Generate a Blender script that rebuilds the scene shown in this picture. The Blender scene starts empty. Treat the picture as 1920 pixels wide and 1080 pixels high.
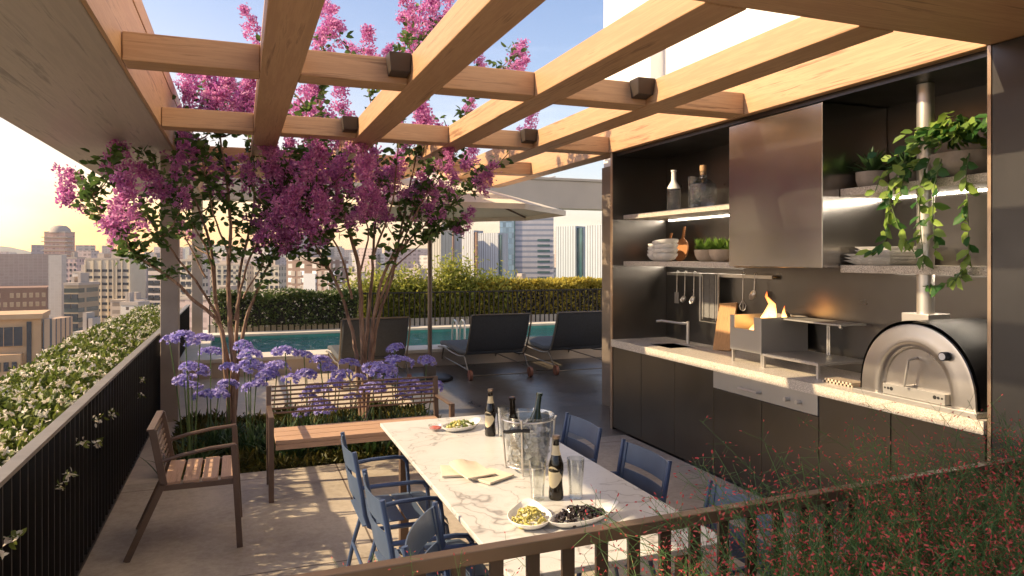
import bpy, bmesh, math, random
import numpy as np
from mathutils import Vector, Matrix
PI = math.pi; R = math.radians
random.seed(7)
S = bpy.context.scene; COL = S.collection

# ---------------------------------------------------------------- camera
F_ = 1338.0; YAW = R(20.87); CC = math.cos(YAW); SS = math.sin(YAW); EYE = 1.75
cam_d = bpy.data.cameras.new('camera'); cam = bpy.data.objects.new('camera', cam_d); COL.objects.link(cam)
cam.location = (0, 0, EYE); cam.rotation_euler = (PI/2, 0, -YAW)
cam_d.sensor_width = 36; cam_d.lens = 36*F_/1920; cam_d.shift_y = -57/1920
cam_d.clip_start = .05; cam_d.clip_end = 9000
S.camera = cam
# ---------------------------------------------------------------- light
SUN_EL = R(33); TO = Vector((-math.cos(R(12.7)), math.sin(R(12.7)), 0))
TO = (TO*math.cos(SUN_EL) + Vector((0, 0, math.sin(SUN_EL)))).normalized()
sun_d = bpy.data.lights.new('sun', 'SUN'); sun = bpy.data.objects.new('sun', sun_d); COL.objects.link(sun)
sun_d.energy = 4.8; sun_d.angle = R(.6); sun_d.color = (1, .77, .47)
sun.rotation_euler = TO.to_track_quat('Z', 'Y').to_euler()
sun.location = TO*30
W = bpy.data.worlds.new('World'); S.world = W; W.use_nodes = True
nt = W.node_tree; nt.nodes.clear()
def wn(t, **k):
    n = nt.nodes.new(t)
    for a, b in k.items(): setattr(n, a, b)
    return n
def wmath(op, a, b=None, clamp=False):
    n = wn('ShaderNodeMath', operation=op, use_clamp=clamp)
    for i, v in enumerate((a, b)):
        if v is None: continue
        if isinstance(v, (int, float)): n.inputs[i].default_value = v
        else: nt.links.new(v, n.inputs[i])
    return n.outputs[0]
sky = wn('ShaderNodeTexSky', sky_type='NISHITA', sun_disc=False)
sky.sun_elevation = SUN_EL; sky.sun_rotation = math.atan2(TO.x, TO.y)
sky.air_density = 1.2; sky.dust_density = 1.6; sky.ozone_density = 1.5
tc = wn('ShaderNodeTexCoord'); sep = wn('ShaderNodeSeparateXYZ'); nt.links.new(tc.outputs['Generated'], sep.inputs[0])
zc = wmath('MAXIMUM', sep.outputs[2], 0.0)
# warm glow low over the city on the left
ga = YAW - R(35.9)   # heading of the glow (clockwise from +Y)
gd = wn('ShaderNodeVectorMath', operation='DOT_PRODUCT'); nt.links.new(tc.outputs['Generated'], gd.inputs[0])
gd.inputs[1].default_value = (math.sin(ga), math.cos(ga), 0.03)
gl = wmath('MAXIMUM', gd.outputs['Value'], 0)
g1 = wmath('POWER', gl, 700.0); g2 = wmath('POWER', gl, 10.0)
hz = wmath('POWER', wmath('SUBTRACT', 1.0, zc), 9.0)
hz2 = wmath('POWER', wmath('SUBTRACT', 1.0, zc), 3.0)
cb = wn('ShaderNodeBackground')
# clouds
mp = wn('ShaderNodeMapping'); mp.inputs['Scale'].default_value = (1.6, 1.6, 9); nt.links.new(tc.outputs['Generated'], mp.inputs[0])
nz = wn('ShaderNodeTexNoise'); nz.inputs['Scale'].default_value = 1.7; nz.inputs['Detail'].default_value = 7; nz.inputs['Roughness'].default_value = .6
nt.links.new(mp.outputs[0], nz.inputs['Vector'])
cl = wn('ShaderNodeMapRange'); cl.inputs[1].default_value = .48; cl.inputs[2].default_value = .68; nt.links.new(nz.outputs[0], cl.inputs[0])
def addc(prev, fac, col):
    m = wn('ShaderNodeMix', data_type='RGBA', blend_type='ADD'); m.clamp_factor = False
    nt.links.new(fac, m.inputs[0]); nt.links.new(prev, m.inputs[6]); m.inputs[7].default_value = (*col, 1)
    return m.outputs[2]
base = wn('ShaderNodeMix', data_type='RGBA', blend_type='MULTIPLY'); base.inputs[0].default_value = 1
nt.links.new(sky.outputs[0], base.inputs[6]); base.inputs[7].default_value = (.92, .90, 1.0, 1)
c = addc(base.outputs[2], hz2, (.36, .40, .50))
c = addc(c, hz, (2.2, 1.45, .75))
c = addc(c, wmath('MULTIPLY', g2, hz), (5.5, 2.6, .0))
c = addc(c, wmath('MULTIPLY', g2, hz2), (1.7, 1.0, .0))
c = addc(c, wmath('MULTIPLY', cl.outputs[0], hz2), (2.0, 1.55, 1.25))
gm = wn('ShaderNodeMix', data_type='RGBA', blend_type='MULTIPLY'); nt.links.new(wmath('MULTIPLY', wmath('POWER', gl, 8.0), wmath('POWER', wmath('SUBTRACT', 1.0, zc), 13.0)), gm.inputs[0]); nt.links.new(c, gm.inputs[6]); gm.inputs[7].default_value = (.88, .55, .18, 1); c = gm.outputs[2]
bg = wn('ShaderNodeBackground'); bg.inputs['Strength'].default_value = .115
c = addc(c, g1, (9, 6, 1.6)); nt.links.new(c, bg.inputs[0]); wo = wn('ShaderNodeOutputWorld'); nt.links.new(bg.outputs[0], wo.inputs[0])
S.view_settings.view_transform = 'Standard'; S.view_settings.look = 'None'
S.view_settings.exposure = 0.92; S.view_settings.gamma = 1
S.render.engine = 'CYCLES'
S.cycles.max_bounces = 8; S.cycles.transparent_max_bounces = 16; S.cycles.volume_bounces = 0

# ---------------------------------------------------------------- pixel helpers (photo pixel -> world point at a known plane)
def atX(x, y, X):
    u = (x-960)/F_; d = X/(u*CC+SS); return Vector((X, d*(CC-SS*u), EYE-(y-483)*d/F_))
def atY(x, y, Y):
    u = (x-960)/F_; d = Y/(CC-SS*u); return Vector((d*(u*CC+SS), Y, EYE-(y-483)*d/F_))
def ath(x, y, h):
    u = (x-960)/F_; d = F_*(EYE-h)/(y-483); return Vector((d*(u*CC+SS), d*(CC-SS*u), h))
def atd(x, y, d):
    u = (x-960)/F_; return Vector((d*(u*CC+SS), d*(CC-SS*u), EYE-(y-483)*d/F_))

# ---------------------------------------------------------------- materials
class MT:
    def __init__(s, name):
        s.m = bpy.data.materials.new(name); s.m.use_nodes = True; s.t = s.m.node_tree
        s.b = s.t.nodes['Principled BSDF']; s.out = s.t.nodes['Material Output']
        s.tc = s.n('ShaderNodeTexCoord')
    def n(s, t, **k):
        n = s.t.nodes.new(t)
        for a, b in k.items(): setattr(n, a, b)
        return n
    def l(s, a, b): s.t.links.new(a, b)
    def map(s, sc=(1, 1, 1), src='Object', rot=(0, 0, 0)):
        m = s.n('ShaderNodeMapping'); m.inputs['Scale'].default_value = sc; m.inputs['Rotation'].default_value = rot
        s.l(s.tc.outputs[src], m.inputs[0]); return m.outputs[0]
    def noise(s, vec, scale, detail=5, rough=.55, dist=0):
        n = s.n('ShaderNodeTexNoise'); n.inputs['Scale'].default_value = scale; n.inputs['Detail'].default_value = detail
        n.inputs['Roughness'].default_value = rough; n.inputs['Distortion'].default_value = dist
        if vec is not None: s.l(vec, n.inputs['Vector'])
        return n.outputs[0]
    def ramp(s, fac, stops):
        r = s.n('ShaderNodeValToRGB'); e = r.color_ramp.elements
        while len(e) < len(stops): e.new(.5)
        for q, (p, c) in zip(e, stops): q.position = p; q.color = (*c, 1)
        s.l(fac, r.inputs[0]); return r.outputs[0]
    def mix(s, fac, a, b, bt='MIX'):
        m = s.n('ShaderNodeMix', data_type='RGBA', blend_type=bt)
        for i, v in ((0, fac), (6, a), (7, b)):
            if isinstance(v, (int, float)): m.inputs[i].default_value = v
            elif isinstance(v, tuple): m.inputs[i].default_value = (*v, 1)
            else: s.l(v, m.inputs[i])
        return m.outputs[2]
    def math(s, op, a, b=None, clamp=False):
        n = s.n('ShaderNodeMath', operation=op, use_clamp=clamp)
        for i, v in enumerate((a, b)):
            if v is None: continue
            if isinstance(v, (int, float)): n.inputs[i].default_value = v
            else: s.l(v, n.inputs[i])
        return n.outputs[0]
    def col(s, c):
        if isinstance(c, tuple): s.b.inputs['Base Color'].default_value = (*c, 1)
        else: s.l(c, s.b.inputs['Base Color'])
    def bump(s, h, strength=.3, dist=.01):
        b = s.n('ShaderNodeBump'); b.inputs['Strength'].default_value = strength; b.inputs['Distance'].default_value = dist
        s.l(h, b.inputs['Height']); s.l(b.outputs[0], s.b.inputs['Normal']); return b
    def set(s, rough=.5, metal=0, **k):
        s.b.inputs['Roughness'].default_value = rough; s.b.inputs['Metallic'].default_value = metal
        for a, b in k.items(): s.b.inputs[a.replace('_', ' ')].default_value = b
        return s.m

def plain(name, c, rough=.5, metal=0, var=.12, scale=6, bump=0, src='Object'):
    t = MT(name); v = t.map((1, 1, 1), src); n = t.noise(v, scale, 4)
    a = tuple(x*(1-var) for x in c); b = tuple(min(1, x*(1+var)) for x in c)
    t.col(t.ramp(n, [(.3, a), (.7, b)]))
    n2 = t.noise(v, scale*2.3, 3); r = t.n('ShaderNodeMapRange'); r.inputs[3].default_value = max(.02, rough-.08); r.inputs[4].default_value = min(1, rough+.1)
    t.l(n2, r.inputs[0]); t.set(rough, metal); t.l(r.outputs[0], t.b.inputs['Roughness'])
    if bump: t.bump(t.noise(v, 60, 4), bump, .004)
    return t.m
def wood(name, c1, c2, axis='X', scale=1, rough=.5, planks=0):
    t = MT(name); sc = {'X': (.5, 11, 11), 'Y': (11, .5, 11), 'Z': (11, 11, .5)}[axis]
    v = t.map(tuple(q*scale for q in sc))
    n = t.noise(v, 1.6, 8, .62, 1.2); n2 = t.noise(v, 9, 4, .6, .3); n3 = t.noise(t.map((.5, .5, .5)), 1.2, 3)
    f = t.math('ADD', t.math('MULTIPLY', n, .75), t.math('MULTIPLY', n2, .25))
    col = t.ramp(f, [(.36, tuple(q*.75 for q in c2)), (.46, c1), (.56, tuple((a*.6+b*.4) for a, b in zip(c1, c2))), (.7, c1)])
    col = t.mix(t.math('MULTIPLY', n3, .5), col, c2)
    t.col(col); t.bump(f, .25, .003); return t.set(rough)
M = {}
M['wood_x'] = wood('wood_x', (.56, .34, .18), (.30, .155, .075), 'X')
M['wood_y'] = wood('wood_y', (.56, .34, .18), (.30, .155, .075), 'Y')
M['wood_beam'] = wood('wood_beam', (.50, .42, .35), (.30, .25, .21), 'Y', .6)
M['wood_slat_x'] = wood('wood_slat_x', (.52, .34, .23), (.34, .20, .13), 'X', 2.2)
M['wood_slat_y'] = wood('wood_slat_y', (.52, .34, .23), (.34, .20, .13), 'Y', 2.2)
M['board_wood'] = wood('board_wood', (.55, .30, .12), (.16, .07, .025), 'Z', 3.5)
M['board_light'] = wood('board_light', (.42, .19, .07), (.28, .11, .04), 'Z', 4)
M['bracket'] = plain('bracket', (.055, .04, .032), .45, .3)
M['panel'] = plain('panel', (.14, .125, .108), .33, 1, .06, 2)
M['panel_in'] = plain('panel_in', (.165, .155, .145), .30, 1, .06, 2)
M['panel_dark'] = plain('panel_dark', (.075, .073, .075), .36, .95, .08, 2)
M['hood'] = plain('hood', (.44, .42, .40), .22, 1, .03, 1)
M['champagne'] = plain('champagne', (.45, .33, .24), .3, .8)
M['steel'] = plain('steel', (.60, .57, .53), .34, .8, .04, 2)
M['steel_matte'] = plain('steel_matte', (.46, .44, .41), .40, .7, .04, 2)
M['oven_face'] = plain('oven_face', (.50, .47, .44), .30, .95, .03, 2)
M['black_shell'] = plain('black_shell', (.016, .014, .013), .42, 0)
M['black'] = plain('black', (.012, .012, .013), .5)
M['rail_dark'] = plain('rail_dark', (.022, .018, .016), .42, .4)
M['rail_bronze'] = plain('rail_bronze', (.16, .11, .075), .36, .5)
M['baluster_bronze'] = plain('baluster_bronze', (.075, .05, .036), .4, .4)
M['bronze_frame'] = plain('bronze_frame', (.15, .10, .075), .42, .4)
M['blue_metal'] = plain('blue_metal', (.055, .085, .17), .38, .1, .08, 8)
M['blue_slat'] = plain('blue_slat', (.085, .12, .19), .4, .1, .08, 8)
M['concrete_post'] = plain('concrete_post', (.34, .28, .235), .8, 0, .1, 4, .1)
M['white_beam'] = plain('white_beam', (.50, .45, .39), .75, 0, .05, 2)
M['white_wall'] = plain('white_wall', (.82, .80, .76), .8, 0, .04, 1)
M['coping'] = plain('coping', (.60, .54, .46), .6, 0, .08, 3)
M['cream_wall'] = plain('cream_wall', (.50, .40, .31), .7, 0, .08, 3)
M['umbrella'] = plain('umbrella', (.72, .65, .54), .9, 0, .05, 4)
M['lounger'] = plain('lounger', (.055, .058, .065), .85, 0, .12, 30, .2)
M['lounger_frame'] = plain('lounger_frame', (.20, .17, .14), .4, .6)
M['orange_wheel'] = plain('orange_wheel', (.22, .085, .05), .5)
M['pole_wood'] = plain('pole_wood', (.16, .115, .09), .4, .4)
M['white_ceramic'] = plain('white_ceramic', (.80, .78, .74), .25, 0, .03, 8)
M['napkin'] = plain('napkin', (.66, .57, .44), .9, 0, .05, 20, .15)
M['pot_stone'] = plain('pot_stone', (.30, .26, .22), .8, 0, .15, 18, .2)
M['pot_cream'] = plain('pot_cream', (.52, .42, .31), .7, 0, .15, 12, .15)
M['soil'] = plain('soil', (.05, .035, .02), .95, 0, .3, 20, .4)
M['cork'] = plain('cork', (.45, .27, .14), .8)
M['label_cream'] = plain('label_cream', (.62, .52, .33), .7)
M['towel'] = plain('towel', (.17, .165, .16), .9, 0, .1, 30, .2)
M['charcoal'] = plain('charcoal', (.02, .018, .016), .9, 0, .3, 20, .4)
M['olive_food'] = plain('olive_food', (.45, .40, .12), .35, 0, .3, 40)
M['green_food'] = plain('green_food', (.16, .20, .05), .45, 0, .4, 40)
M['mussel'] = plain('mussel', (.03, .022, .022), .18, 0, .5, 40)
M['sauce'] = plain('sauce', (.55, .06, .03), .3)
M['white_line'] = plain('white_line', (.75, .74, .72), .8)

def stone(name, base, dark, light, sc=220, rough=.35):
    t = MT(name); v = t.map()
    n = t.n('ShaderNodeTexVoronoi'); n.inputs['Scale'].default_value = sc; t.l(v, n.inputs['Vector'])
    sepc = t.n('ShaderNodeSeparateColor'); t.l(n.outputs['Color'], sepc.inputs[0])
    t.col(t.ramp(sepc.outputs[0], [(.0, dark), (.22, base), (.7, base), (.9, light)])); return t.set(rough)
M['granite'] = stone('granite', (.50, .44, .37), (.20, .17, .14), (.72, .66, .58))
# marble
t = MT('marble'); v = t.map()
nn = t.n('ShaderNodeTexNoise'); nn.inputs['Scale'].default_value = 2.2; nn.inputs['Detail'].default_value = 4; t.l(v, nn.inputs['Vector'])
va = t.n('ShaderNodeVectorMath', operation='MULTIPLY_ADD'); t.l(nn.outputs['Color'], va.inputs[0]); va.inputs[1].default_value = (.9, .9, .9); t.l(v, va.inputs[2])
w1 = t.noise(va.outputs[0], 1.5, 3, .5, .6)
r1 = t.math('ABSOLUTE', t.math('SUBTRACT', w1, .5))
w2 = t.noise(va.outputs[0], 3.6, 5, .6, .9); r2 = t.math('ABSOLUTE', t.math('SUBTRACT', w2, .47))
v1 = t.ramp(r1, [(0, (.26, .25, .24)), (.003, (.46, .44, .42)), (.010, (.57, .56, .54)), (.1, (.61, .60, .58))])
v2 = t.ramp(r2, [(0, (.86, .85, .84)), (.006, (.96, .955, .95)), (.02, (1, 1, 1))])
t.col(t.mix(1.0, v1, v2, 'MULTIPLY')); M['marble'] = t.set(.28)
# concrete floor with joints (world metres, object origin at 0)
def floor_mat(name, c1, c2, c3, joint, jx, jy, ox, oy, rough, jw=.006, bumpy=.15, sheen=None):
    t = MT(name); v = t.map(); sp = t.n('ShaderNodeSeparateXYZ'); t.l(v, sp.inputs[0])
    n = t.noise(v, 1.4, 7, .62, .6); n2 = t.noise(v, 24, 5, .7)
    f = t.math('ADD', t.math('MULTIPLY', n, .65), t.math('MULTIPLY', n2, .35))
    col = t.ramp(f, [(.36, c2), (.5, c1), (.62, c3)])
    def line(o, step, off):
        m = t.math('PINGPONG', t.math('ADD', o, off), step/2)
        return t.math('LESS_THAN', m, jw/2)
    j = t.math('MAXIMUM', line(sp.outputs[0], jx, ox), line(sp.outputs[1], jy, oy))
    t.col(t.mix(j, col, joint)); t.bump(f, bumpy, .01); t.set(rough)
    rr = t.n('ShaderNodeMapRange'); rr.inputs[1].default_value = .3; rr.inputs[2].default_value = .7; rr.inputs[3].default_value = rough-.1; rr.inputs[4].default_value = min(1, rough+.12)
    t.l(n, rr.inputs[0]); t.l(rr.outputs[0], t.b.inputs['Roughness']); return t.m
M['paving'] = floor_mat('paving', (.37, .32, .26), (.25, .205, .16), (.47, .41, .335), (.12, .09, .07), 1.8, 1.8, 1.82, .75, .55, .012)
M['deck_tile'] = floor_mat('deck_tile', (.105, .09, .078), (.075, .064, .056), (.14, .12, .10), (.035, .03, .027), 1.2, 1.2, .2, .4, .34)
M['pale_paving'] = floor_mat('pale_paving', (.46, .39, .31), (.38, .32, .26), (.54, .46, .37), (.25, .2, .16), 1.2, 1.2, .2, .5, .6)
t = MT('pool_tile'); v = t.map(); br = t.n('ShaderNodeTexBrick'); t.l(v, br.inputs['Vector']); br.offset = 0
br.inputs['Color1'].default_value = (.055, .25, .22, 1); br.inputs['Color2'].default_value = (.075, .31, .27, 1); br.inputs['Mortar'].default_value = (.12, .28, .25, 1)
br.inputs['Scale'].default_value = 4; br.inputs['Mortar Size'].default_value = .01; t.col(br.outputs[0]); M['pool_tile'] = t.set(.3)
def thinglass(name, tint, rough=.02, base=.06, edge=.75, bumps=0, bscale=6):
    t = MT(name); t.t.nodes.remove(t.b)
    tr = t.n('ShaderNodeBsdfTransparent'); tr.inputs[0].default_value = (*tint, 1)
    gl = t.n('ShaderNodeBsdfGlossy'); gl.inputs['Roughness'].default_value = rough
    lw = t.n('ShaderNodeLayerWeight'); lw.inputs[0].default_value = .35
    mr = t.n('ShaderNodeMapRange'); mr.inputs[3].default_value = base; mr.inputs[4].default_value = edge; t.l(lw.outputs['Facing'], mr.inputs[0])
    if bumps:
        b = t.n('ShaderNodeBump'); b.inputs['Strength'].default_value = bumps; b.inputs['Distance'].default_value = .05 if bumps < 1 else .3
        t.l(t.noise(t.map((1, 1.6, 1)), bscale, 3, .5, 1.2), b.inputs['Height']); t.l(b.outputs[0], gl.inputs['Normal']); t.l(b.outputs[0], lw.inputs['Normal'])
    mx = t.n('ShaderNodeMixShader'); t.l(mr.outputs[0], mx.inputs[0]); t.l(tr.outputs[0], mx.inputs[1]); t.l(gl.outputs[0], mx.inputs[2])
    t.l(mx.outputs[0], t.out.inputs[0]); return t.m
M['glass'] = thinglass('glass', (.95, .96, .95), .03, .07, .6)
M['glass_smoke'] = thinglass('glass_smoke', (.78, .82, .84), .05, .12, .6, .2, 20)
M['water'] = thinglass('water', (.60, .92, .86), .03, .04, .8, 1.0, 3.2)
M['ice'] = plain('ice', (.42, .44, .46), .12, .15, .5, 40)
M['bottle_dark'] = MT('bottle_dark').set(.08) ; M['bottle_dark'].node_tree.nodes['Principled BSDF'].inputs['Base Color'].default_value = (.012, .008, .005, 1)
M['bottle_green'] = MT('bottle_green').set(.1); M['bottle_green'].node_tree.nodes['Principled BSDF'].inputs['Base Color'].default_value = (.012, .028, .014, 1)
def emis(name, c, s):
    t = MT(name); t.b.inputs['Emission Color'].default_value = (*c, 1); t.b.inputs['Emission Strength'].default_value = s; t.col((.8, .8, .8)); return t.m
M['led'] = emis('led', (1, .88, .72), 26)
t = MT('flame'); t.t.nodes.remove(t.b)
sp = t.n('ShaderNodeSeparateXYZ'); t.l(t.tc.outputs['Generated'], sp.inputs[0])
em = t.n('ShaderNodeEmission'); em.inputs[1].default_value = 4.5
t.l(t.ramp(sp.outputs[2], [(0, (1, .35, .05)), (.35, (1, .55, .16)), (1, (1, .12, .01))]), em.inputs[0])
tr = t.n('ShaderNodeBsdfTransparent'); mx = t.n('ShaderNodeMixShader')
fn = t.noise(t.map((1, 1, .4)), 45, 4, .6, 1.0)
ff = t.math('MULTIPLY', t.math('SUBTRACT', 1.15, sp.outputs[2]), t.math('MULTIPLY', fn, 1.7), True)
lwf = t.n('ShaderNodeLayerWeight'); lwf.inputs[0].default_value = .4; ff = t.math('MULTIPLY', ff, t.math('SUBTRACT', 1.0, lwf.outputs['Facing']), True); t.l(ff, mx.inputs[0]); t.l(tr.outputs[0], mx.inputs[1]); t.l(em.outputs[0], mx.inputs[2]); t.l(mx.outputs[0], t.out.inputs[0]); M['flame'] = t.m
def leafm(name, cols, trans=.35, rough=.5, tcol=None):
    t = MT(name); g = t.n('ShaderNodeNewGeometry')
    n = len(cols); c = t.ramp(g.outputs['Random Per Island'], [(i/max(1, n-1), q) for i, q in enumerate(cols)])
    t.col(c); t.set(rough); t.b.inputs['Specular IOR Level'].default_value = .35
    tb = t.n('ShaderNodeBsdfTranslucent')
    if tcol: t.l(t.mix(1.0, c, tcol, 'MULTIPLY'), tb.inputs[0])
    else: t.l(c, tb.inputs[0])
    mx = t.n('ShaderNodeMixShader'); mx.inputs[0].default_value = trans
    t.l(t.b.outputs[0], mx.inputs[1]); t.l(tb.outputs[0], mx.inputs[2]); t.l(mx.outputs[0], t.out.inputs[0]); return t.m
M['tree_leaf'] = leafm('tree_leaf', [(.05, .095, .025), (.08, .14, .035), (.13, .20, .05), (.06, .12, .035)], .45)
M['myrtle'] = leafm('myrtle', [(.52, .14, .42), (.64, .22, .50), (.74, .36, .60), (.42, .12, .40)], .45)
M['hedge_leaf'] = leafm('hedge_leaf', [(.06, .09, .018), (.11, .15, .028), (.20, .23, .045), (.07, .10, .02)], .4)
M['hedge_dark'] = leafm('hedge_dark', [(.06, .10, .03), (.09, .13, .035), (.17, .20, .06), (.05, .08, .03)], .4)
M['jasmine'] = leafm('jasmine', [(.80, .74, .62), (.75, .66, .55), (.82, .80, .72)], .3)
M['bamboo'] = leafm('bamboo', [(.26, .30, .05), (.44, .44, .08), (.18, .22, .05), (.56, .50, .10)], .5)
M['yellow_leaf'] = leafm('yellow_leaf', [(.58, .46, .07), (.48, .40, .07), (.68, .58, .12), (.38, .30, .06)], .55)
M['strap'] = leafm('strap', [(.03, .06, .02), (.05, .10, .03), (.025, .05, .018)], .25)
M['agapanthus'] = leafm('agapanthus', [(.27, .22, .62), (.38, .33, .74), (.60, .55, .86), (.20, .15, .52)], .4)
M['stem_green'] = plain('stem_green', (.09, .14, .04), .6)
M['moss'] = leafm('moss', [(.05, .06, .012), (.10, .10, .018), (.16, .13, .025), (.035, .05, .012)], .25)
M['succulent'] = leafm('succulent', [(.16, .28, .04), (.10, .20, .03), (.24, .36, .07)], .25)
M['succulent_dark'] = leafm('succulent_dark', [(.03, .07, .025), (.05, .10, .035)], .2)
M['pothos'] = leafm('pothos', [(.03, .10, .025), (.05, .14, .03), (.30, .42, .08), (.04, .11, .03)], .35)
M['grass_green'] = leafm('grass_green', [(.09, .19, .06), (.14, .27, .09), (.07, .14, .05)], .4)
M['grass_red'] = leafm('grass_red', [(.62, .09, .10), (.45, .05, .06), (.70, .17, .15)], .4)
t = MT('bark'); v = t.map((6, 6, 1.2)); n = t.noise(v, 3, 6, .6, 1); t.col(t.ramp(n, [(.35, (.10, .055, .035)), (.5, (.24, .14, .09)), (.65, (.36, .24, .165))])); t.bump(n, .4, .01); M['bark'] = t.set(.75)

# ---- facade material: window grid in object space
def facade(name, wall, glass, wx, wz, fx, fz, ox=0, oz=0, grough=.2, wrough=.75, vary=.4, gmetal=.0):
    t = MT(name); g = t.n('ShaderNodeNewGeometry'); sp = t.n('ShaderNodeSeparateXYZ'); t.l(t.map(), sp.inputs[0])
    tr = t.n('ShaderNodeVectorTransform', vector_type='NORMAL', convert_from='WORLD', convert_to='OBJECT'); t.l(g.outputs['True Normal'], tr.inputs[0])
    sn = t.n('ShaderNodeSeparateXYZ'); t.l(tr.outputs[0], sn.inputs[0])
    ax = t.math('GREATER_THAN', t.math('ABSOLUTE', sn.outputs[0]), .5); top = t.math('GREATER_THAN', t.math('ABSOLUTE', sn.outputs[2]), .5)
    mu = t.n('ShaderNodeMix', data_type='FLOAT'); t.l(ax, mu.inputs[0]); t.l(sp.outputs[0], mu.inputs[2]); t.l(sp.outputs[1], mu.inputs[3])
    U = t.math('DIVIDE', t.math('ADD', mu.outputs[0], 500+ox), wx); V = t.math('DIVIDE', t.math('ADD', sp.outputs[2], 500+oz), wz)
    fu = t.math('FRACT', U); fv = t.math('FRACT', V)
    def inside(f, fr):
        return t.math('MULTIPLY', t.math('GREATER_THAN', f, (1-fr)/2), t.math('LESS_THAN', f, (1+fr)/2))
    w = t.math('MULTIPLY', inside(fu, fx) if fx < 1 else 1.0, inside(fv, fz) if fz < 1 else 1.0)
    w = t.math('MULTIPLY', w, t.math('SUBTRACT', 1.0, top))
    cv = t.n('ShaderNodeCombineXYZ'); t.l(t.math('FLOOR', U), cv.inputs[0]); t.l(t.math('FLOOR', V), cv.inputs[1])
    wn_ = t.n('ShaderNodeTexWhiteNoise', noise_dimensions='3D'); t.l(cv.outputs[0], wn_.inputs['Vector'])
    gcol = t.mix(t.math('MULTIPLY', wn_.outputs[0], vary), glass, tuple(min(1, q*3+.06) for q in glass))
    nz_ = t.noise(t.map((.15, .15, .06)), 1.5, 4); wc = t.mix(nz_, tuple(q*.8 for q in wall), tuple(min(1, q*1.15) for q in wall))
    t.col(t.mix(w, wc, gcol))
    rm = t.n('ShaderNodeMapRange'); rm.inputs[3].default_value = wrough; rm.inputs[4].default_value = grough; t.l(w, rm.inputs[0]); t.l(rm.outputs[0], t.b.inputs['Roughness'])
    return t.m

# ---------------------------------------------------------------- mesh builder
class MB:
    def __init__(s): s.v = []; s.f = []; s.sm = []
    def add(s, vs, fs, smooth=False, mat=None):
        b = len(s.v)
        s.v += [tuple(mat @ Vector(q)) if mat is not None else tuple(q) for q in vs]
        s.f += [tuple(b+i for i in f) for f in fs]; s.sm += [smooth]*len(fs); return s
    def box(s, a, b, mat=None):
        (x0, y0, z0), (x1, y1, z1) = a, b
        vs = [(x0, y0, z0), (x1, y0, z0), (x1, y1, z0), (x0, y1, z0), (x0, y0, z1), (x1, y0, z1), (x1, y1, z1), (x0, y1, z1)]
        return s.add(vs, [(0, 3, 2, 1), (4, 5, 6, 7), (0, 1, 5, 4), (1, 2, 6, 5), (2, 3, 7, 6), (3, 0, 4, 7)], mat=mat)
    def bar(s, p, q, w, h, up=(0, 0, 1)):
        p = Vector(p); q = Vector(q); d = (q-p); L = d.length; d.normalize(); up = Vector(up)
        if abs(d.dot(up)) > .98: up = Vector((1, 0, 0))
        sx = d.cross(up).normalized(); uz = sx.cross(d).normalized()
        m = Matrix((( *[0]*4,),)*4) if False else Matrix.Identity(4)
        for i in range(3): m[i][0] = d[i]; m[i][1] = sx[i]; m[i][2] = uz[i]; m[i][3] = p[i]
        return s.box((0, -w/2, -h/2), (L, w/2, h/2), m)
    def tube(s, pts, r, n=8, caps=True):
        pts = [Vector(p) for p in pts]; k = len(pts); rs = r if isinstance(r, (list, tuple)) else [r]*k
        vs = []; prev = None
        for i, p in enumerate(pts):
            d = (pts[min(i+1, k-1)]-pts[max(i-1, 0)]).normalized()
            if prev is None: a = d.orthogonal().normalized()
            else: a = (prev - d*prev.dot(d)); a = a.normalized() if a.length > 1e-6 else d.orthogonal().normalized()
            prev = a; b = d.cross(a)
            for j in range(n):
                t = 2*PI*j/n; vs.append(p + (a*math.cos(t)+b*math.sin(t))*rs[i])
        fs = [(i*n+j, i*n+(j+1) % n, (i+1)*n+(j+1) % n, (i+1)*n+j) for i in range(k-1) for j in range(n)]
        s.add(vs, fs, True)
        if caps:
            b = len(s.v)-len(vs); s.f += [tuple(b+j for j in range(n))[::-1], tuple(b+(k-1)*n+j for j in range(n))]; s.sm += [False]*2
        return s
    def lathe(s, prof, n=24, c=(0, 0, 0), mat=None, sx=1, sy=1):
        vs = []; k = len(prof)
        for r, z in prof:
            for j in range(n):
                t = 2*PI*j/n; vs.append((c[0]+r*sx*math.cos(t), c[1]+r*sy*math.sin(t), c[2]+z))
        fs = [(i*n+j, i*n+(j+1) % n, (i+1)*n+(j+1) % n, (i+1)*n+j) for i in range(k-1) for j in range(n)]
        if prof[0][0] > 1e-4: fs.append(tuple(range(n))[::-1])
        if prof[-1][0] > 1e-4: fs.append(tuple((k-1)*n+j for j in range(n)))
        return s.add(vs, fs, True, mat)
    def build(s, name, mat, parent=None, bevel=0, loc=None, sharp=35, label=None, mats=None):
        me = bpy.data.meshes.new(name)
        vs = s.v
        if loc is not None: vs = [(v[0]-loc[0], v[1]-loc[1], v[2]-loc[2]) for v in vs]
        me.from_pydata(vs, [], s.f); me.polygons.foreach_set('use_smooth', s.sm)
        me.materials.append(mat); me.update()
        if any(s.sm): me.set_sharp_from_angle(angle=R(sharp))
        o = bpy.data.objects.new(name, me); COL.objects.link(o)
        if parent is not None: o.parent = parent
        if loc is not None: o.location = loc
        if bevel:
            b = o.modifiers.new('bevel', 'BEVEL'); b.width = bevel; b.segments = 2; b.limit_method = 'ANGLE'; b.angle_limit = R(40)
        if label: o['label'] = label
        return o
def tag(o, label, cat, group=None, kind=None):
    if label: o['label'] = label
    if cat: o['category'] = cat
    if group: o['group'] = group
    if kind: o['kind'] = kind
    return o
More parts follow.
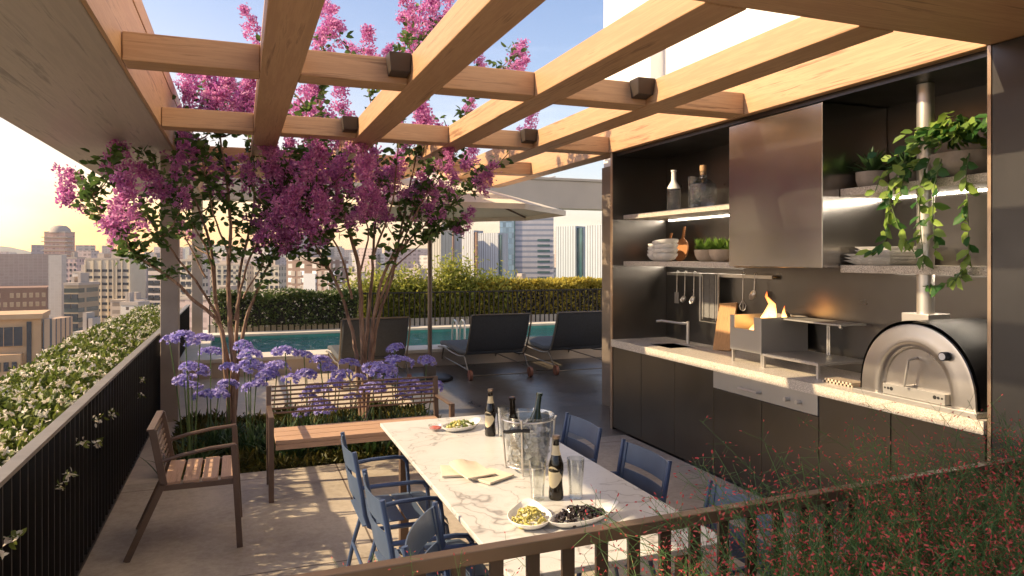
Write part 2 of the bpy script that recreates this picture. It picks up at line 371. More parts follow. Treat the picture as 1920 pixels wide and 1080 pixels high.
def thing(name, label, cat, loc=(0, 0, 0), rz=0, group=None):
    o = bpy.data.objects.new(name, None); COL.objects.link(o); o.location = loc; o.rotation_euler = (0, 0, rz)
    o.empty_display_size = .1
    return tag(o, label, cat, group)
def dup(root, loc, rz=0, label=None, group=None, scale=None):
    r = root.copy(); COL.objects.link(r); r.location = loc; r.rotation_euler = (0, 0, rz)
    if scale: r.scale = (scale,)*3 if isinstance(scale, (int, float)) else scale
    if label: r['label'] = label
    if group: r['group'] = group
    for ch in list(root.children):
        c = ch.copy(); COL.objects.link(c); c.parent = r
        for g in list(ch.children):
            d = g.copy(); COL.objects.link(d); d.parent = c
    return r
def struct(o): o['kind'] = 'structure'; return o
def boxo(name, a, b, mat, parent=None, bevel=0, label=None):
    loc = None
    if parent is None:
        loc = ((a[0]+b[0])/2, (a[1]+b[1])/2, min(a[2], b[2]))
    return MB().box(a, b).build(name, mat, parent, bevel, loc=loc, label=label)
rng = np.random.default_rng(3)
def shards(name, P, D, N, L, Wd, mat, parent=None, bend=.15, loc=None):
    """many leaf-shaped faces: P base points, D directions, N normals, L lengths, Wd widths (numpy)"""
    P = np.asarray(P, float); n = len(P)
    D = np.asarray(D, float); D /= np.linalg.norm(D, axis=1, keepdims=True)+1e-9
    N = np.asarray(N, float); Sd = np.cross(D, N); Sd /= np.linalg.norm(Sd, axis=1, keepdims=True)+1e-9; N = np.cross(Sd, D)
    L = np.broadcast_to(L, (n,))[:, None]; Wd = np.broadcast_to(Wd, (n,))[:, None]
    if loc is not None: P = P-np.array(loc)
    Z_ = N*L*bend
    v0 = P; v1 = P+D*L*.25+Sd*Wd*.42+Z_*.22; v2 = P+D*L*.66+Sd*Wd*.42+Z_*.1; v3 = P+D*L-Z_*.6; v4 = P+D*L*.66-Sd*Wd*.42+Z_*.1; v5 = P+D*L*.25-Sd*Wd*.42+Z_*.22
    V = np.stack([v0, v1, v2, v3, v4, v5], 1).reshape(-1, 3)
    me = bpy.data.meshes.new(name); me.vertices.add(6*n); me.vertices.foreach_set('co', V.ravel())
    I = np.arange(6*n).reshape(n, 6); T = np.stack([I[:, [0, 1, 2, 3]], I[:, [0, 3, 4, 5]]], 1).reshape(-1)
    me.loops.add(8*n); me.loops.foreach_set('vertex_index', T)
    me.polygons.add(2*n); me.polygons.foreach_set('loop_start', np.arange(2*n)*4); me.polygons.foreach_set('loop_total', np.full(2*n, 4))
    me.update(calc_edges=True); me.validate(); me.materials.append(mat)
    o = bpy.data.objects.new(name, me); COL.objects.link(o)
    if parent is not None: o.parent = parent
    if loc is not None: o.location = loc
    return o
def rdir(n, up=0.0):
    d = rng.normal(size=(n, 3)); d[:, 2] += up; return d/np.linalg.norm(d, axis=1, keepdims=True)

# ================================================================= GROUND / TERRACE
XR = -.86  # left edge of terrace
GZ = -72.0
t = MT('city_ground'); v = t.map((.02, .02, .02)); n = t.noise(v, 1.0, 6, .6); t.col(t.ramp(n, [(.4, (.05, .08, .03)), (.5, (.16, .14, .12)), (.65, (.22, .19, .16))])); t.set(.9)
g = MB().add([(-4500, -2000, GZ), (4500, -2000, GZ), (4500, 4900, GZ), (-4500, 4900, GZ)], [(0, 1, 2, 3)]).build('city_ground', t.m); struct(g)
BX0, BX1, BY0, BY1 = -.60, 1.95, 6.19, 8.3
PX0, PX1, PY0, PY1 = -.47, 12.0, 11.75, 14.55
slab = MB()
slab.box((-2.2, -4, -6), (14, 11.2, -.35)).box((-2.2, 11.2, -6), (14, 17.5, -1.4))
struct(slab.build('terrace_slab', M['concrete_post']))
struct(boxo('paving', (-2.0, -3.5, -.35), (3.56, BY0, 0), M['paving']))
struct(boxo('side_paving', (-2.0, BY0, -.35), (BX0, 8.3, 0), M['pale_paving']))
struct(boxo('dark_deck', (BX1, BY0, -.35), (14, 11.2, 0), M['deck_tile']))
struct(boxo('pale_paving', (-2.0, BY1, -.35), (BX1, 11.2, 0), M['pale_paving']))
struct(boxo('planting_bed_soil', (BX0, BY0, -.35), (BX1, BY1, -.03), M['soil']))
# outer ledge beyond the pool
struct(boxo('back_ledge', (-2.0, 15.0, -1.4), (14, 17.5, .12), M['coping']))
# ---- raised pool
pool = MB()
pool.box((-1.0, 11.2, -1.4), (14, 11.52, .22)); pool.box((-1.0, 14.8, -1.4), (14, 15.0, .24)); pool.box((-1.0, 11.52, -1.4), (-.6, 14.8, .22))
struct(pool.build('pool_wall', M['cream_wall']))
cp = MB()
cp.box((-1.02, 11.17, .222), (14, 11.75, .28)); cp.box((-1.02, 14.55, .243), (14, 15.0, .29)); cp.box((-1.02, 11.75, .222), (PX0, 14.55, .28))
struct(cp.build('pool_coping', M['coping'], bevel=.008))
bs = MB()
bs.add([(PX0, PY0, -1), (14, PY0, -1), (14, PY1, -1), (PX0, PY1, -1), (PX0, PY0, .22), (14, PY0, .22), (14, PY1, .24), (PX0, PY1, .24)],
       [(0, 1, 2, 3), (0, 4, 5, 1), (3, 2, 6, 7), (0, 3, 7, 4)])
struct(bs.build('pool_basin', M['pool_tile']))
wt = MB().add([(PX0, PY0, .19), (14, PY0, .19), (14, PY1, .19), (PX0, PY1, .19)], [(0, 1, 2, 3)]).build('pool_water', M['water']); struct(wt)
# left planter outside the railing
tag(boxo('ledge_planter', (-.6, 15.56, .122), (10.5, 15.62, .40), M['coping']), 'low cream planter wall behind the pool railing', 'wall')
tag(boxo('hedge_planter', (-1.75, -2, -.9), (-.92, 13.6, .02), M['cream_wall']), 'long low planter box holding the flowering hedge outside the left railing', 'planter')

# ================================================================= PERGOLA PORTAL + GRID
root = thing('pergola', 'timber grid pergola with wide fascia beam over the dining terrace', 'pergola', (0, 2, 0))
def pb(name, a, b, mat, bev=.006, lab=None):
    m = MB().box(a, b); m.v = [(v[0], v[1]-2, v[2]) for v in m.v]; return m.build(name, mat, root, bev, label=lab)
ZB, ZT = 2.83, 2.99
pb('fascia_beam', (-1.73, -3, ZB), (-.63, 14.0, 3.30), M['wood_beam'], .01, 'wide grey brown fascia beam')
pb('fascia_cap', (-1.74, -3, 3.303), (-.60, 14.0, 3.44), M['wood_y'])
pb('fascia_lining', (-.628, -3, ZB+.004), (-.606, 13.9, 3.298), M['wood_y'], 0)
pb('front_fascia', (-.60, 1.30, ZB-.002), (4.6, 2.53, 3.0), M['wood_x'], .008, 'broad front board of the pergola')
RX = [(.11, .335), (.98, 1.20), (1.84, 2.06), (2.70, 2.92)]
YB = [(4.40, 4.60), (6.50, 6.70), (8.60, 8.80)]
for i, (a, b) in enumerate(RX):
    pb('rafter', (a, 2.535, ZB-.003), (b, 10.2, ZT+.004), M['wood_y'])
pb('rafter', (3.55, 2.535, ZB-.003), (3.75, 10.2, ZT+.1), M['wood_y'])
for (y0, y1) in YB + [(10.2, 10.38)]:
    xs = [-.603] + [q for r in RX for q in r] + [3.548]
    if y0 > 10: pb('cross_beam', (-.603, y0, ZB), (3.75, y1, ZT), M['wood_x']); continue
    for k in range(0, len(xs), 2): pb('cross_beam', (xs[k]+.001, y0, ZB), (xs[k+1]-.001, y1, ZT), M['wood_x'])
for x, y in ((.98, 4.40), (2.70, 4.40), (.98, 6.50), (2.70, 6.50)):
    m = MB(); z0 = 2.885
    m.add([(x-.125, y-.10, z0), (x-.004, y-.10, z0), (x-.004, y-.002, z0-.015), (x-.125, y-.002, z0-.015),
           (x-.14, y-.125, z0+.11), (x-.004, y-.125, z0+.11), (x-.004, y-.002, z0+.11), (x-.14, y-.002, z0+.11)],
          [(0, 3, 2, 1), (4, 5, 6, 7), (0, 1, 5, 4), (1, 2, 6, 5), (2, 3, 7, 6), (3, 0, 4, 7)])
    m.v = [(v[0], v[1]-2, v[2]) for v in m.v]; m.build('spotlight_box', M['bracket'], root, .004)
pb('post', (-.79, 8.40, 0), (-.615, 8.60, ZB-.002), M['concrete_post'], .006)
pb('post', (-.79, 13.70, .282), (-.62, 13.92, ZB-.002), M['concrete_post'], .006)
fb = MB().box((-.59, 13.6, 2.78), (9.5, 14.0, 3.36)).box((-.59, 13.57, 3.363), (9.5, 14.02, 3.42)).build('portal_beam', M['white_beam'], None, .01, loc=(4, 13.8, 2.78))
tag(fb, 'long pale concrete beam spanning above the pool behind the umbrella', 'beam')

# ================================================================= WHITE TOWER WALL BEHIND KITCHEN
wl = thing('white_building', 'tall sunlit white building rising behind the kitchen', 'building', (6, 3, -6))
MB().box((4.24, -4, 0), (13, 6.55, 26)).box((4.07, 6.555, 0), (13, 7.59, 26)).build('wall', M['white_wall'], wl).location = (-6, -3, 0)

# ================================================================= RAILINGS
MB().box((4.05, 6.50, 6.0), (4.3, 7.60, 8.82)).build('pillar_shade', plain('pillar_shade', (.20, .16, .13), .45, .5), wl).location = (-6, -3, 0)  # brown box added over the white pillar; shade is put into its colour
rl = thing('side_railing', 'dark metal railing of close vertical fins along the left hedge', 'railing', (-.84, 8, 0))
RH = .935
MB().box((-.03, -5.6, RH-.02), (.03, 5.6, RH)).build('top_rail', plain('rail_cap', (.20, .18, .165), .5, .3), rl, .002, label='grey brown flat top rail')
MB().box((-.025, -5.6, .03), (.025, 5.6, .05)).build('bottom_rail', M['rail_dark'], rl)
bm_ = MB().box((-.024, -.006, .05), (.024, .006, RH-.02))
b0 = bm_.build('baluster', M['rail_dark'], rl)
for i in range(100):
    o = b0 if i == 0 else b0.copy()
    if i: COL.objects.link(o)
    o.parent = rl; o.location = (0, -5.55+i*.1121, 0)
fr = thing('front_railing', 'bronze metal railing with flat balusters crossing the front below the table', 'railing', (.152, 1.884, 0), math.atan2(.081, 2.758))
MB().box((-1.2, -.02, .90), (4.4, .02, .94)).build('top_rail', M['rail_bronze'], fr, .003)
MB().box((-1.2, -.015, .08), (4.4, .015, .11)).build('bottom_rail', M['rail_bronze'], fr, .002)
b0 = MB().box((-.020, -.006, .11), (.020, .006, .90)).build('baluster', M['baluster_bronze'], fr)
for i in range(49):
    o = b0 if i == 0 else b0.copy()
    if i: COL.objects.link(o)
    o.parent = fr; o.location = (-1.17+i*.113, 0, 0)
pr_ = thing('pool_railing', 'dark railing of thin balusters on the ledge behind the pool', 'railing', (4, 15.12, .12))
MB().box((-4.6, -.02, .86), (6.5, .02, .89)).build('top_rail', M['rail_dark'], pr_, .002)
MB().box((-4.6, -.02, .02), (6.5, .02, .05)).build('bottom_rail', M['rail_dark'], pr_, .002)
b0 = MB().box((-.012, -.012, .05), (.012, .012, .86)).build('baluster', M['rail_dark'], pr_)
for i in range(98):
    o = b0 if i == 0 else b0.copy()
    if i: COL.objects.link(o)
    o.parent = pr_; o.location = (-4.55+i*.113, 0, 0)

# ================================================================= KITCHEN
KX, KB = 3.56, 4.20
Y0, Y1 = 2.54, 6.47
k = thing('outdoor_kitchen', 'dark built-in outdoor kitchen with hood, stone counter and lit shelves', 'kitchen', (KX, 4.5, 0))
OX = (KX, 4.5, 0)
def kb(name, a, b, mat, bev=.002, lab=None, par=None):
    m = MB().box(a, b); m.v = [(v[0]-OX[0], v[1]-OX[1], v[2]) for v in m.v]; return m.build(name, mat, par or k, bev, label=lab)
kb('back_panel', (KB, Y0, 0), (KB+.03, Y1, 2.825), M['panel_in'], 0)
kb('side_panel', (KX+.004, Y1-.02, 0), (KB-.002, Y1+.01, 2.825), M['panel_in'], 0, 'left end panel with brass edge')
kb('edge_trim', (KX-.008, Y1-.025, 0), (KX+.002, Y1+.012, 2.825), M['champagne'], 0)
kb('side_panel', (KX+.004, Y0-.03, 0), (KB-.002, Y0, 2.825), M['panel_in'], 0)
kb('edge_trim', (KX-.016, Y0-.034, 0), (KX+.002, Y0-.016, 2.825), M['champagne'], 0)
kb('tall_cabinet', (KX-.012, -1.2, 0), (KB, Y0-.036, 2.825), M['panel_dark'], .003, 'tall near-black cabinet wall')
kb('top_panel', (KX+.05, Y0, 2.79), (KB-.002, Y1-.02, 2.825), M['panel_dark'], 0)
kb('cabinet_body', (KX+.022, Y0+.002, .02), (KB-.002, Y1-.03, .84), M['black'], 0)
dy = [6.445, 5.896, 5.336, 4.786, 4.226, 3.67, 3.114, 2.545]
for i in range(7):
    top = .84 if i not in (3, 4) else .70
    d = kb('cabinet_door', (KX, dy[i+1]+.003, .02), (KX+.02, dy[i]-.003, top), M['panel'], .0025)
dr = kb('drawer', (KX-.006, 3.675, .706), (KX+.02, 4.782, .842), M['steel_matte'], .002, 'brushed steel drawer front')
def kt(name, pts, r, mat, par):
    m = MB().tube([(p[0]-OX[0], p[1]-OX[1], p[2]) for p in pts], r, 10); return m.build(name, mat, par)
kt('handle', [(KX-.01, 4.43, .765), (KX-.045, 4.43, .765), (KX-.045, 4.22, .765), (KX-.01, 4.22, .765)], .009, M['steel'], dr)
for yy in (3.94, 3.83):
    kt('knob', [(KX-.006, yy, .77), (KX-.045, yy, .77)], .014, M['steel'], dr)
# counter with sink hole
SX0, SX1, SY0, SY1 = 3.70, 3.98, 5.62, 5.98
ct = MB()
za, zb = .845, .915
ct.box((KX-.02, Y0+.002, za), (KB-.002, SY0, zb)).box((KX-.02, SY1, za), (KB-.002, Y1-.022, zb)).box((KX-.02, SY0+.0, za), (SX0, SY1, zb)).box((SX1, SY0, za), (KB-.002, SY1, zb))
ct.v = [(v[0]-OX[0], v[1]-OX[1], v[2]) for v in ct.v]; ct.build('countertop', M['granite'], k)
sk = kb('sink', (SX0, SY0, .75), (SX1, SY1, .76), M['black'], 0)
m = MB()
for a, b in (((SX0-.004, SY0, .76), (SX0, SY1, .908)), ((SX1, SY0, .76), (SX1+.004, SY1, .908)), ((SX0, SY0-.004, .76), (SX1, SY0, .908)), ((SX0, SY1, .76), (SX1, SY1+.004, .908))): m.box(a, b)
m.v = [(v[0]-OX[0], v[1]-OX[1], v[2]) for v in m.v]; m.build('sink_wall', M['black'], sk)
fc = kt('faucet', [(4.06, 5.86, .915), (4.06, 5.86, 1.13)], .016, M['steel'], k)
kt('spout', [(4.06, 5.86, 1.11), (3.98, 5.90, 1.115), (3.84, 5.985, 1.135), (3.80, 6.01, 1.13)], [.013, .013, .013, .012], M['steel'], fc)
# hood
m = MB(); hy0, hy1, hz = 3.70, 4.67, 1.68
m.box((3.62, hy0, hz), (KB-.003, hy1, 2.786)); m.v = [(v[0]-OX[0], v[1]-OX[1], v[2]) for v in m.v]; m.build('hood', M['hood'], k, .004)
# shelves
def shelf(y0, y1, x0, zt, th=.045):
    s_ = kb('shelf', (x0, y0, zt-th), (KB-.003, y1, zt), M['granite'], .002)
    kb('light_strip', (KB-.012, y0+(.55 if y1 > 5 else .05), zt-th-.008), (KB-.004, y1-.05, zt-th-.001), M['led'], 0, par=s_)
shelf(4.675, Y1-.03, 3.68, 2.185); shelf(4.675, Y1-.03, 3.68, 1.712)
shelf(2.545, 3.695, 3.77, 2.21, .05); shelf(2.545, 3.695, 3.77, 1.70, .05)

# ---- utensil rail and hanging tools (things)
rr_ = thing('utensil_rail', 'long steel utensil rail fixed to the kitchen backsplash', 'rail', (4.15, 5.57, 1.585))
MB().box((-.008, -.78, -.016), (.008, .78, .016)).build('bar', M['steel'], rr_, .002)
for yy in (-.74, .74): MB().tube([(0, yy, 0), (.05, yy, 0)], .008).build('bracket', M['steel'], rr_)
def utensil(y, kind, L, lab):
    o = thing(kind, lab, kind.replace('_', ' '), (4.135, y, 1.60))
    MB().tube([(0.012, 0, -.02), (.014, 0, .012), (.0, 0, .02), (-.01, 0, .005), (-.008, 0, -.05)], .0035, 6).build('hook', M['steel'], o)
    MB().tube([(-.008, 0, -.05), (-.012, 0, -L)], [.006, .0045], 6).build('handle', M['steel'], o)
    m = MB()
    if kind == 'spatula': m.box((-.015, -.035, -L-.11), (-.011, .035, -L))
    elif kind == 'whisk':
        for a in range(6):
            c_, s_ = math.cos(a*PI/3), math.sin(a*PI/3)
            m.tube([(-.012, 0, -L), (-.012+.03*c_, .03*s_, -L-.05), (-.012+.022*c_, .022*s_, -L-.085), (-.012, 0, -L-.1)], .0025, 5)
    else:
        pr2 = [(.001, -.026), (.02, -.022), (.033, -.01), (.037, .004), (.034, .004), (.03, -.008), (.018, -.018), (.001, -.021)]
        mt = Matrix.Translation((-.03, 0, -L-.03)) @ Matrix.Rotation(R(-65), 4, 'Y')
        m.lathe(pr2, 16, mat=mt, sx=1.25 if kind != 'ladle' else 1)
    m.build('head', M['steel'], o)
utensil(6.144, 'spatula', .20, 'slotted steel spatula hanging leftmost on the utensil rail')
utensil(6.006, 'ladle', .23, 'steel ladle hanging second from left on the utensil rail')
utensil(5.855, 'serving_spoon', .23, 'large steel serving spoon hanging just left of the grey towel')
utensil(5.13, 'whisk', .22, 'small steel whisk hanging right of the towel beside the cutting board')
utensil(4.98, 'serving_spoon', .14, 'short steel spoon hanging rightmost on the utensil rail near the flames')
tw = thing('towel_rack', 'grey towel in a thin steel frame hanging on the utensil rail', 'towel', (4.13, 5.59, 1.585))
m = MB()
for i in range(9):
    y0 = -.125+i*.0278; m.box((-.012+.004*math.sin(i*2), y0, -.40), (-.004+.004*math.sin(i*2), y0+.0278, .012))
m.build('cloth', M['towel'], tw)
m = MB()
for xx in (-.028, -.018):
    m.tube([(xx, -.14, .02), (xx, -.14, -.44), (xx, .14, -.44), (xx, .14, .02)], .004, 6)
m.tube([(-.024, -.10, -.0), (-.024, -.10, -.42)], .003, 6).tube([(-.024, .10, -.0), (-.024, .10, -.42)], .003, 6)
m.build('frame', M['steel'], tw)
cbd = MB().box((-.012, -.11, 0), (.012, .11, .44)).build('cutting_board', M['board_wood'], None, .006)
cbd.location = (4.03, 5.30, .917); cbd.rotation_euler = (R(-6), R(16), R(4)); tag(cbd, 'striped wooden cutting board leaning against the kitchen backsplash', 'cutting board')

# ---- brazier with fire
bz = thing('fire_box', 'steel fire box with notched front burning logs on the counter', 'brazier', (3.70, 4.575, .915))
m = MB()  # local: x 0..0.45, y -.185..+.185, z .10...37
z0, z1 = .10, .375; th = .006
m.box((0, -.185, z0), (.45, .185, z0+th)); m.box((0, -.185, z0+th), (.45, -.185+th, z1)); m.box((0, .185-th, z0+th), (.45, .185, z1)); m.box((.45-th, -.179, z0+th), (.45, .179, z1))
m.box((0, -.179, z0+th), (th, .179, z1-.10)); m.box((0, -.179, z1-.10), (th, -.10, z1)); m.box((0, .13, z1-.10), (th, .179, z1))
m.build('shell', M['steel_matte'], bz, .0015)
for x_, y_ in ((.02, -.17), (.02, .17), (.43, -.17), (.43, .17)): MB().box((x_-.008, y_-.008, 0), (x_+.008, y_+.008, z0)).build('leg', M['steel'], bz)
for j, (a, b, r) in enumerate((((.06, -.12, .17), (.36, .10, .22), .04), ((.10, .12, .17), (.38, -.1, .25), .035), ((.2, -.13, .27), (.30, .12, .37), .032), ((.3, -.16, .30), (.4, 0, .38), .03))):
    MB().tube([a, tuple((p+q)/2 for p, q in zip(a, b)), b], [r, r*1.05, r*.9], 9).build('log', M['charcoal'], bz)
for j, (x_, y_, z_, w_, h_) in enumerate(((.22, -.02, .27, .065, .30), (.27, .05, .26, .05, .19), (.30, -.10, .30, .028, .16), (.10, .02, .20, .035, .13), (.16, -.06, .26, .04, .14), (.07, -.05, .2, .025, .1))):
    prof = [(.01, 0), (.8*w_, .10*h_), (w_, .25*h_), (.75*w_, .45*h_), (.42*w_, .66*h_), (.18*w_, .85*h_), (.0005, h_)]
    m = MB().lathe(prof, 12, c=(0, 0, 0))
    m.v = [(x_+v[0]+.25*w_*math.sin(v[2]*38+j), y_+v[1]+.5*w_*math.sin(v[2]*30+2*j), z_+v[2]) for v in m.v]
    m.build('flame', M['flame'], bz)
# ---- parrilla grill
gr = thing('grill', 'low steel grill rack with raised upper shelf beside the fire box', 'grill', (3.70, 4.10, .915))
m = MB(); zz = .09
m.box((0, -.28, zz), (.45, -.262, zz+.018)).box((0, .262, zz), (.45, .28, zz+.018)).box((0, -.262, zz), (.018, .262, zz+.018)).box((.432, -.262, zz), (.45, .262, zz+.018))
m.build('frame', M['steel'], gr, .002)
for i in range(22):
    y = -.25+i*.0238; MB().bar((.018, y, zz+.016), (.432, y, zz+.016), .011, .012).build('grill_bar', M['steel'], gr)
for x_, y_ in ((.01, -.27), (.01, .27), (.44, -.27), (.44, .27)): MB().box((x_-.009, y_-.009, 0), (x_+.009, y_+.009, zz)).build('leg', M['steel'], gr)
m = MB().box((.2, -.28, .355), (.44, .28, .367)).build('upper_shelf', M['steel_matte'], gr, .002)
for y_ in (-.0, .02): MB().tube([(.40, y_+.02, zz), (.40, y_+.02, .357)], .007, 8).build('post', M['steel'], gr)
MB().tube([(.2, -.27, .35), (.19, -.30, .345)], .008, 8).build('handle', M['steel'], gr)
tr_ = MB()
for i in range(8): tr_.box((3.66, 3.50+i*.03, .917), (3.78, 3.515+i*.03, .945))
tr_.box((3.66, 3.49, .916), (3.67, 3.74, .93)).box((3.77, 3.49, .916), (3.78, 3.74, .93))
tag(tr_.build('slatted_trivet', M['pot_cream'], loc=(3.72, 3.6, .916)), 'small pale slatted trivet on the counter between grill and pizza oven', 'trivet')

# ---- pizza oven (front faces -X)
ov = thing('pizza_oven', 'domed black pizza oven with steel arched front on the counter', 'pizza oven', (3.60, 2.985, .915))
HW, HH = .385, .475
def arch(w, h, n=40, z0=.03):
    return [(w*math.cos(PI*i/n)*(abs(1)) , z0+(h-z0)*math.sin(PI*i/n)**.86) for i in range(n+1)]
def archsolid(m, out, x0, x1, smooth=True, front=True):
    n = len(out); vs = [(x0, y, z) for y, z in out]+[(x1, y, z) for y, z in out]
    fs = [(i, i+1, n+i+1, n+i) for i in range(n-1)]; m.add(vs, fs, smooth)
    if front: m.add([(x0, y, z) for y, z in out], [tuple(range(n))])
    m.add([(x1, y, z) for y, z in out], [tuple(range(n))[::-1]])
    m.add([(x0, *out[0]), (x1, *out[0]), (x1, *out[-1]), (x0, *out[-1])], [(0, 1, 2, 3)])
m = MB(); archsolid(m, arch(HW, HH), .0, .53, front=False); m.build('shell', M['black_shell'], ov)
# face with a rolled, recessed inner ring (rings of arches)
rings = [(HW-.020, HH-.022, -.004), (HW-.04, HH-.04, -.008), (HW-.095, HH-.085, -.008), (HW-.125, HH-.115, -.016), (HW-.150, HH-.14, -.010), (HW-.168, HH-.16, .012), (HW-.172, HH-.165, .035)]
vs = []; n = 41
for w_, h_, x_ in rings: vs += [(x_-.006, y, z) for y, z in arch(w_, h_)]
fs = [(r*n+i, (r+1)*n+i, (r+1)*n+i+1, r*n+i+1) for r in range(len(rings)-1) for i in range(n-1)]
m = MB().add(vs, fs, True)
out = arch(HW-.016, HH-.018); inn = arch(HW-.020, HH-.022)
m.add([(-.002, y, z) for y, z in out]+[(-.010, y, z) for y, z in inn], [(i, i+1, n+i+1, n+i) for i in range(n-1)], True)
m.build('front_ring', M['oven_face'], ov, sharp=60)
m = MB(); archsolid(m, arch(HW-.165, HH-.158), .016, .05); dd = m.build('door', M['oven_face'], ov)
MB().box((-.022, -.20, .03), (.015, .20, .09)).build('door_plate', M['steel_matte'], dd, .001)
MB().tube([(.012, .02, .10), (-.05, .03, .10), (-.055, -.0, .25), (.012, -.0, .262)], .008, 10).build('door_handle', M['steel'], dd)
for s_ in (1, -1):
    for j, r_ in enumerate((.011, .008, .006)):
        MB().tube([(-.024, s_*(.17-.0)-(.022*j*(-1 if s_ > 0 else 1)) - s_*.03, .065), (-.003, s_*.17-(.022*j*(-1 if s_ > 0 else 1)) - s_*.03, .065)], r_, 12).build('vent_hole', M['black'], dd)
th_ = MB().tube([(-.02, -.21, .30), (-.055, -.21, .30)], .024, 20).build('thermometer', M['black'], ov)
MB().tube([(-.0552, -.21, .30), (-.058, -.21, .30)], .019, 20).build('dial', M['white_ceramic'], th_)
MB().box((-.05, -.40, 0), (.55, .40, .028)).build('base_tray', M['steel_matte'], ov, .003)
MB().box((.14, .03, HH-.03), (.32, .21, HH+.028)).build('flue_collar', M['steel'], ov, .003)
MB().tube([(.23, .12, HH+.02), (.23, .12, 1.87)], .048, 24).build('chimney', M['steel'], ov)

# ---- shelf objects
def lathe_thing(name, prof, mat, loc, label, cat, n=28, sx=1, sy=1, rz=0):
    o = MB().lathe(prof, n, sx=sx, sy=sy).build(name, mat, sharp=50); o.location = loc; o.rotation_euler = (0, 0, rz); return tag(o, label, cat)
bt = thing('glass_bottle', 'tall glass bottle with cream painted neck on the upper left shelf', 'bottle', (3.86, 5.80, 2.187))
MB().lathe([(.062, 0), (.066, .01), (.066, .20), (.064, .215)], 28).build('body', M['glass_smoke'], bt)
MB().lathe([(.064, .215), (.055, .24), (.03, .28), (.023, .30), (.022, .375), (.027, .38), (.027, .395), (.0, .395)], 28).build('neck', M['white_ceramic'], bt)
lathe_thing('glass_vase', [(.055, 0), (.058, .01), (.06, .31), (.056, .31), (.054, .02), (.0, .02)], M['glass_smoke'], (3.93, 5.57, 2.187), 'plain straight glass vase between the two bottles on the upper left shelf', 'vase')
dj = thing('demijohn', 'round shouldered glass demijohn with cork on the upper left shelf', 'bottle', (3.86, 5.34, 2.187))
MB().lathe([(.09, 0), (.105, .015), (.118, .06), (.122, .16), (.112, .215), (.07, .25), (.032, .27), (.028, .29), (.028, .33), (.033, .335)], 32).build('body', M['glass_smoke'], dj)
MB().lathe([(.026, .30), (.03, .36), (.028, .385), (.0, .39)], 16).build('cork', M['cork'], dj)
def boardo(loc, w, h, handle, rnd, rot, label):
    o = thing('serving_board', label, 'serving board', loc, rot[2])
    n = 24; out = []
    if rnd: out = [(w*math.cos(2*PI*i/n), w+w*math.sin(2*PI*i/n)) for i in range(n)]
    else: out = [(-w, 0), (w, 0), (w*.85, h*.8), (w*.4, h), (-w*.4, h), (-w*.85, h*.8)]
    top = (2*w if rnd else h)
    mt = Matrix.Rotation(rot[1], 4, 'Y')
    m = MB(); q = len(out)
    m.add([(0, a, b) for a, b in out]+[(.018, a, b) for a, b in out], [tuple(range(q))[::-1], tuple(range(q, 2*q))]+[(i, (i+1) % q, q+(i+1) % q, q+i) for i in range(q)], mat=mt)
    m.box((0.001, -.016, top-.012), (.017, .016, top+handle), mt); m.build('board', M['board_light'], o, .003)
boardo((4.03, 6.19, 1.714), .075, .19, .10, False, (0, R(10), 0), 'tapered wooden serving board with handle leaning leftmost behind the white bowls')
boardo((4.05, 6.00, 1.714), .115, 0, .12, True, (0, R(10), 0), 'round wooden serving board with knob handle leaning behind the white bowls')
def bowl(loc, r, label, tilt=0):
    m = MB(); prof = [(.4*r, 0), (.75*r, .02), (.97*r, .055), (r, .075), (.96*r, .075), (.9*r, .055), (.6*r, .02), (.0, .015)]
    o = m.lathe(prof, 28).build('bowl', M['white_ceramic'], sharp=60); o.location = loc; o.rotation_euler = (tilt, 0, 0)
    return tag(o, label, 'bowl', 'white bowls stacked on the lower left shelf')
nm = ['lowest', 'second', 'third', 'topmost']
for i in range(4): bowl((3.86, 6.06-.005*i, 1.715+i*.032), .115, '%s white bowl of the left bowl stack on the lower shelf' % nm[i])
for i in range(4): bowl((3.80, 5.86-.005*i, 1.715+i*.04), .125, '%s white bowl of the right taller bowl stack on the lower shelf' % nm[i], R(-3*i))
# succulents
def rosette(n, L, w, up, seed, c=(0, 0, 0)):
    r = np.random.default_rng(seed); a = r.uniform(0, 2*PI, n); el = r.uniform(up, PI/2, n)
    D = np.stack([np.cos(a)*np.cos(el), np.sin(a)*np.cos(el), np.sin(el)], 1); P = np.tile(np.array(c, float), (n, 1))+r.normal(size=(n, 3))*.008
    N = np.stack([-np.cos(a)*np.sin(el), -np.sin(a)*np.sin(el), np.cos(el)], 1); return P, D, N, L*r.uniform(.7, 1.1, n), np.full(n, w)
pl = thing('succulent_planter', 'cream double bowl planter of bright green succulents on the lower left shelf', 'potted plant', (3.86, 5.18, 1.714))
m = MB()
for yy in (.105, -.105): m.lathe([(.055, 0), (.085, .02), (.105, .06), (.11, .105), (.10, .105), (.09, .09), (.0, .09)], 24, c=(0, yy, 0))
m.build('pot', M['pot_cream'], pl, sharp=60)
A = [rosette(46, .115, .024, .35, j, (0.03*((j % 2)*2-1), yy, .095)) for j, yy in enumerate((.17, .10, .04, -.03, -.1, -.16))]
shards('leaves', *[np.concatenate([a[i] for a in A]) for i in range(5)], M['succulent'], pl, .1)
for lc, lb in (((3.92, 3.575, 2.212), 'dark aloe in a round grey pot, leftmost on the upper right shelf'), ((3.98, 3.36, 2.212), 'dark aloe in a grey pot between the first pot and the chimney')):
    o = thing('potted_aloe', lb, 'potted plant', lc)
    MB().lathe([(.06, 0), (.085, .012), (.098, .05), (.10, .105), (.092, .105), (.09, .09), (0, .09)], 26).build('pot', M['pot_stone'], o, sharp=60)
    shards('leaves', *rosette(60, .17, .03, .25, int(lc[1]*100), (0, 0, .09)), M['succulent_dark'], o, .12)
